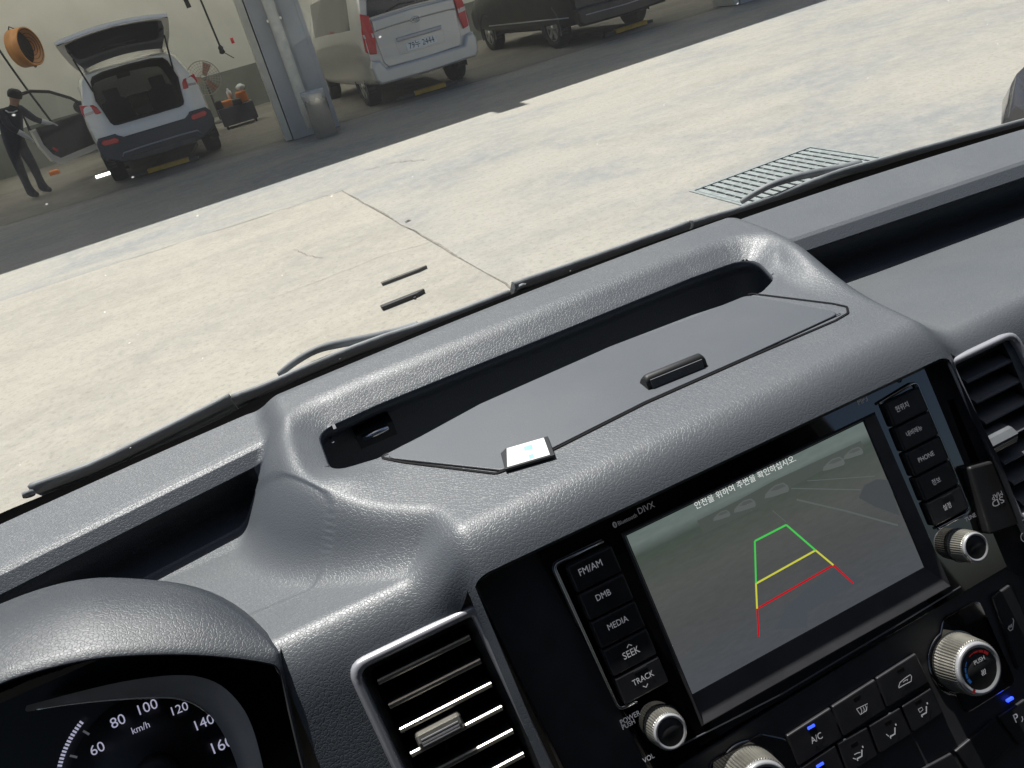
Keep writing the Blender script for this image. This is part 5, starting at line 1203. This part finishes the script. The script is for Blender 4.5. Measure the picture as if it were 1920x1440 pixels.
# ---- hoses hanging from the ceiling
def hose(name, lab, pts, r, knot=True):
    t = thing(name, lab, 'hose', tuple(pts[-1]), group='hoses hanging in the workshop'); b_ = MB(); b_.tube(smooth_pts(pts, 2), r, 8); b_.build('hose_line', 'rubber', t)
    if knot:
        b_ = MB(); p_ = np.array(pts[-1]); b_.lathe(p_ + np.array([0, 0, -.16]), (0, 0, 1), [(.02, 0), (.07, .03), (.05, .1), (.06, .14), (.02, .2)], 10); b_.tube([p_ + np.array([0, 0, -.1]), p_ + np.array([.12, 0, -.22]), p_ + np.array([.20, .0, -.30])], .012, 6); b_.build('hose_gun', 'rubber', t)
    return t
hose('air_hose', 'dark air hose with a spray gun hanging before the cream wall', [np.array(p) for p in ((.80, 20.3, 5.3), (.84, 20.3, 3.2), (.86, 20.3, 2.2), (.88, 20.3, 1.5))], .022)
hose('air_hose', 'short thick black hose hanging above the spray gun', [np.array(p) for p in ((.50, 20.3, 5.3), (.53, 20.3, 3.0), (.56, 20.3, 2.40))], .05, False)
hose('air_hose', 'long thin hose slanting down behind the person', [np.array(p) for p in ((-3.6, 20.4, 5.3), (-3.45, 20.3, 3.0), (-3.30, 20.2, 2.0), (-3.05, 20.0, .9))], .022)
# small red valve and work lamp on the floor
b_ = MB(); b_.box((0, 0, 0), (.07, .05, .12)); b_.lathe((0, -.03, .02), (0, -1, 0), [(.03, 0), (.03, .02), (0, .02)], 10); o = b_.build('wall_valve', 'tail', None); o.location = (1.22, 20.9, 1.55); tag(o, 'small red valve on the cream wall beside the pillar', 'valve')
b_ = MB(); b_.tube([(-.24, 0, .03), (.24, 0, .03)], .028, 10); b_.tube([(.24, 0, .03), (.36, .0, .03)], .02, 8, 1); o = b_.build('work_lamp', [mat('lamp tube', (.8, .8, .8), .3, emit=(1, 1, .97), estr=2.2), M['rubber']], None); o.location = (-1.98, 16.1, .0); o.rotation_euler = (0, 0, .15); tag(o, 'lit white work lamp lying on the floor by the open door', 'lamp')
b_ = MB(); b_.slab([(-.10, -.07), (.10, -.07), (.10, .07), (-.10, .07)], lambda a, b, h=0: np.array([a, b, h]), .008, .10, .03, .03); o = b_.build('red_tool_box', 'orange2', None); o.location = (-3.35, 19.2, 0); tag(o, 'orange red tool box on the workshop floor behind the person', 'box')
b_ = MB(); b_.slab([(-.3, -.02), (.3, -.02), (.3, .02), (-.3, .02)], lambda a, b, h=0: np.array([a, b, h]), 0, .42, .005); o = b_.build('wall_panel', 'clad', None); o.location = (-2.15, 21.50 - .05, 1.05); tag(o, 'grey panel on the cream wall behind the open car door', 'panel')
# ================================================================== PERSON
def person():
    root = thing('person', 'person in dark overalls and cap with white gloves, leaning to the open car door', 'person', (-3.15, 16.0, 0))
    J = {'pelvis': (0, 0, .95), 'belly': (.06, .0, 1.12), 'chest': (.15, .0, 1.32), 'neck0': (.25, 0, 1.46), 'neck': (.30, 0, 1.53), 'head': (.345, 0, 1.60), 'crown': (.385, 0, 1.685),
         'shL': (.06, -.10, 1.44), 'elL': (.10, -.22, 1.20), 'wrL': (.24, -.16, 1.02), 'haL': (.28, -.14, .96),
         'shR': (.34, .12, 1.40), 'elR': (.46, .10, 1.20), 'wrR': (.60, .16, 1.10), 'haR': (.66, .18, 1.07),
         'hipL': (-.06, -.07, .90), 'knL': (-.10, -.10, .50), 'anL': (-.14, -.06, .10), 'toL': (-.02, -.10, .04), 'heL': (-.18, -.05, .04),
         'hipR': (.06, .09, .90), 'knR': (.08, .08, .50), 'anR': (.05, .12, .10), 'toR': (.17, .08, .04), 'heR': (.01, .13, .04)}
    Rr = {'pelvis': .165, 'belly': .150, 'chest': .170, 'neck0': .075, 'neck': .060, 'head': .098, 'crown': .085, 'shL': .085, 'elL': .058, 'wrL': .045, 'haL': .048, 'shR': .085, 'elR': .058, 'wrR': .045, 'haR': .048,
          'hipL': .105, 'knL': .078, 'anL': .058, 'toL': .045, 'heL': .05, 'hipR': .105, 'knR': .078, 'anR': .058, 'toR': .045, 'heR': .05}
    E = [('pelvis', 'belly'), ('belly', 'chest'), ('chest', 'neck0'), ('neck0', 'neck'), ('neck', 'head'), ('head', 'crown'), ('chest', 'shL'), ('shL', 'elL'), ('elL', 'wrL'), ('wrL', 'haL'), ('chest', 'shR'), ('shR', 'elR'), ('elR', 'wrR'), ('wrR', 'haR'),
         ('pelvis', 'hipL'), ('hipL', 'knL'), ('knL', 'anL'), ('anL', 'toL'), ('anL', 'heL'), ('pelvis', 'hipR'), ('hipR', 'knR'), ('knR', 'anR'), ('anR', 'toR'), ('anR', 'heR')]
    names = list(J); rad = dict(Rr)
    for side, w in (('L', -1), ('R', 1)):                     # fingers and thumb
        h = np.array(J['ha' + side]); d = nrm(h - np.array(J['wr' + side])); lat = nrm(np.cross(d, [0, 0, 1.])) ; dn_ = nrm(np.cross(lat, d))
        for k, (o_, ln) in enumerate(((-.03, .055), (-.010, .068), (.010, .064), (.03, .05))):
            a, b = f'f{side}{k}a', f'f{side}{k}b'; J[a] = tuple(h + d * .035 + lat * o_); J[b] = tuple(h + d * (.035 + ln) + lat * o_ - dn_ * .025); rad[a] = .0105; rad[b] = .009; E += [('ha' + side, a), (a, b)]
        a, b = f't{side}a', f't{side}b'; J[a] = tuple(h + lat * .045 * w); J[b] = tuple(h + lat * .06 * w + d * .045); rad[a] = .012; rad[b] = .010; E += [('ha' + side, a), (a, b)]
    names = list(J); ix = {n: i for i, n in enumerate(names)}
    me = bpy.data.meshes.new('body'); me.from_pydata([J[n] for n in names], [(ix[a], ix[b]) for a, b in E], [])
    ob = bpy.data.objects.new('body', me); COL.objects.link(ob)
    sk = ob.modifiers.new('skin', 'SKIN'); sb_ = ob.modifiers.new('sub', 'SUBSURF'); sb_.levels = 1; sb_.render_levels = 1
    lay = me.skin_vertices[0].data
    for n in names: lay[ix[n]].radius = (rad[n], rad[n]); lay[ix[n]].use_root = (n == 'pelvis')
    bpy.context.view_layer.update()
    m2 = bpy.data.meshes.new_from_object(ob.evaluated_get(bpy.context.evaluated_depsgraph_get()))
    bpy.data.objects.remove(ob)
    mats = [mat('overalls', (.020, .022, .035), .85, var=.25, vscale=9), mat('skin', (.38, .22, .15), .6, var=.05), mat('white glove', (.55, .55, .56), .8, var=.1, vscale=30), mat('shoe', (.03, .03, .035), .6, var=.3, vscale=20)]
    for m__ in mats: m2.materials.append(m__)
    K = {'skin': ['head', 'crown', 'neck'], 'glove': ['wrL', 'haL', 'wrR', 'haR'] + [n for n in names if n[0] in 'ft' and n[-1] in 'ab' and n not in ('toL', 'toR')], 'shoe': ['toL', 'toR', 'heL', 'heR']}
    P_ = np.array([J[n] for n in names])
    for p in m2.polygons:
        c = np.array(p.center); nn_ = names[int(np.argmin(np.linalg.norm(P_ - c, axis=1) - np.array([rad[n] for n in names]) * .6))]
        p.material_index = 1 if nn_ in K['skin'] else 2 if nn_ in K['glove'] else 3 if (nn_ in K['shoe']) else 0; p.use_smooth = True
    bo = bpy.data.objects.new('body', m2); COL.objects.link(bo); bo.parent = root
    hd = np.array(J['crown'])
    b_ = MB(); axh = nrm(np.array(J['crown']) - np.array(J['neck'])); ch = np.array(J['head']) + axh * .045
    b_.lathe(ch - axh * .02, axh, [(.104, -.02), (.112, .02), (.110, .065), (.09, .105), (.05, .125), (0, .13)], 20); b_.loft([[ch + np.array([.03, .09 * s_, .0]) + axh * .02 for s_ in (-1, 0, 1)], [ch + np.array([.14, .07 * s_ + .03, -.01]) + axh * .0 for s_ in (-1, 0, 1)]], closed=False)
    b_.build('cap', 'rubber', root, world=False)
    b_ = MB(); n0 = np.array(J['neck0']); b_.tube([n0 + np.array([-.10, -.13, .0]), n0 + np.array([-.07, -.15, -.04]), n0 + np.array([.0, -.14, -.06]), n0 + np.array([.06, -.10, -.05])], .012, 6); b_.build('collar_piping', mats[2], root, world=False)
    return root
person()
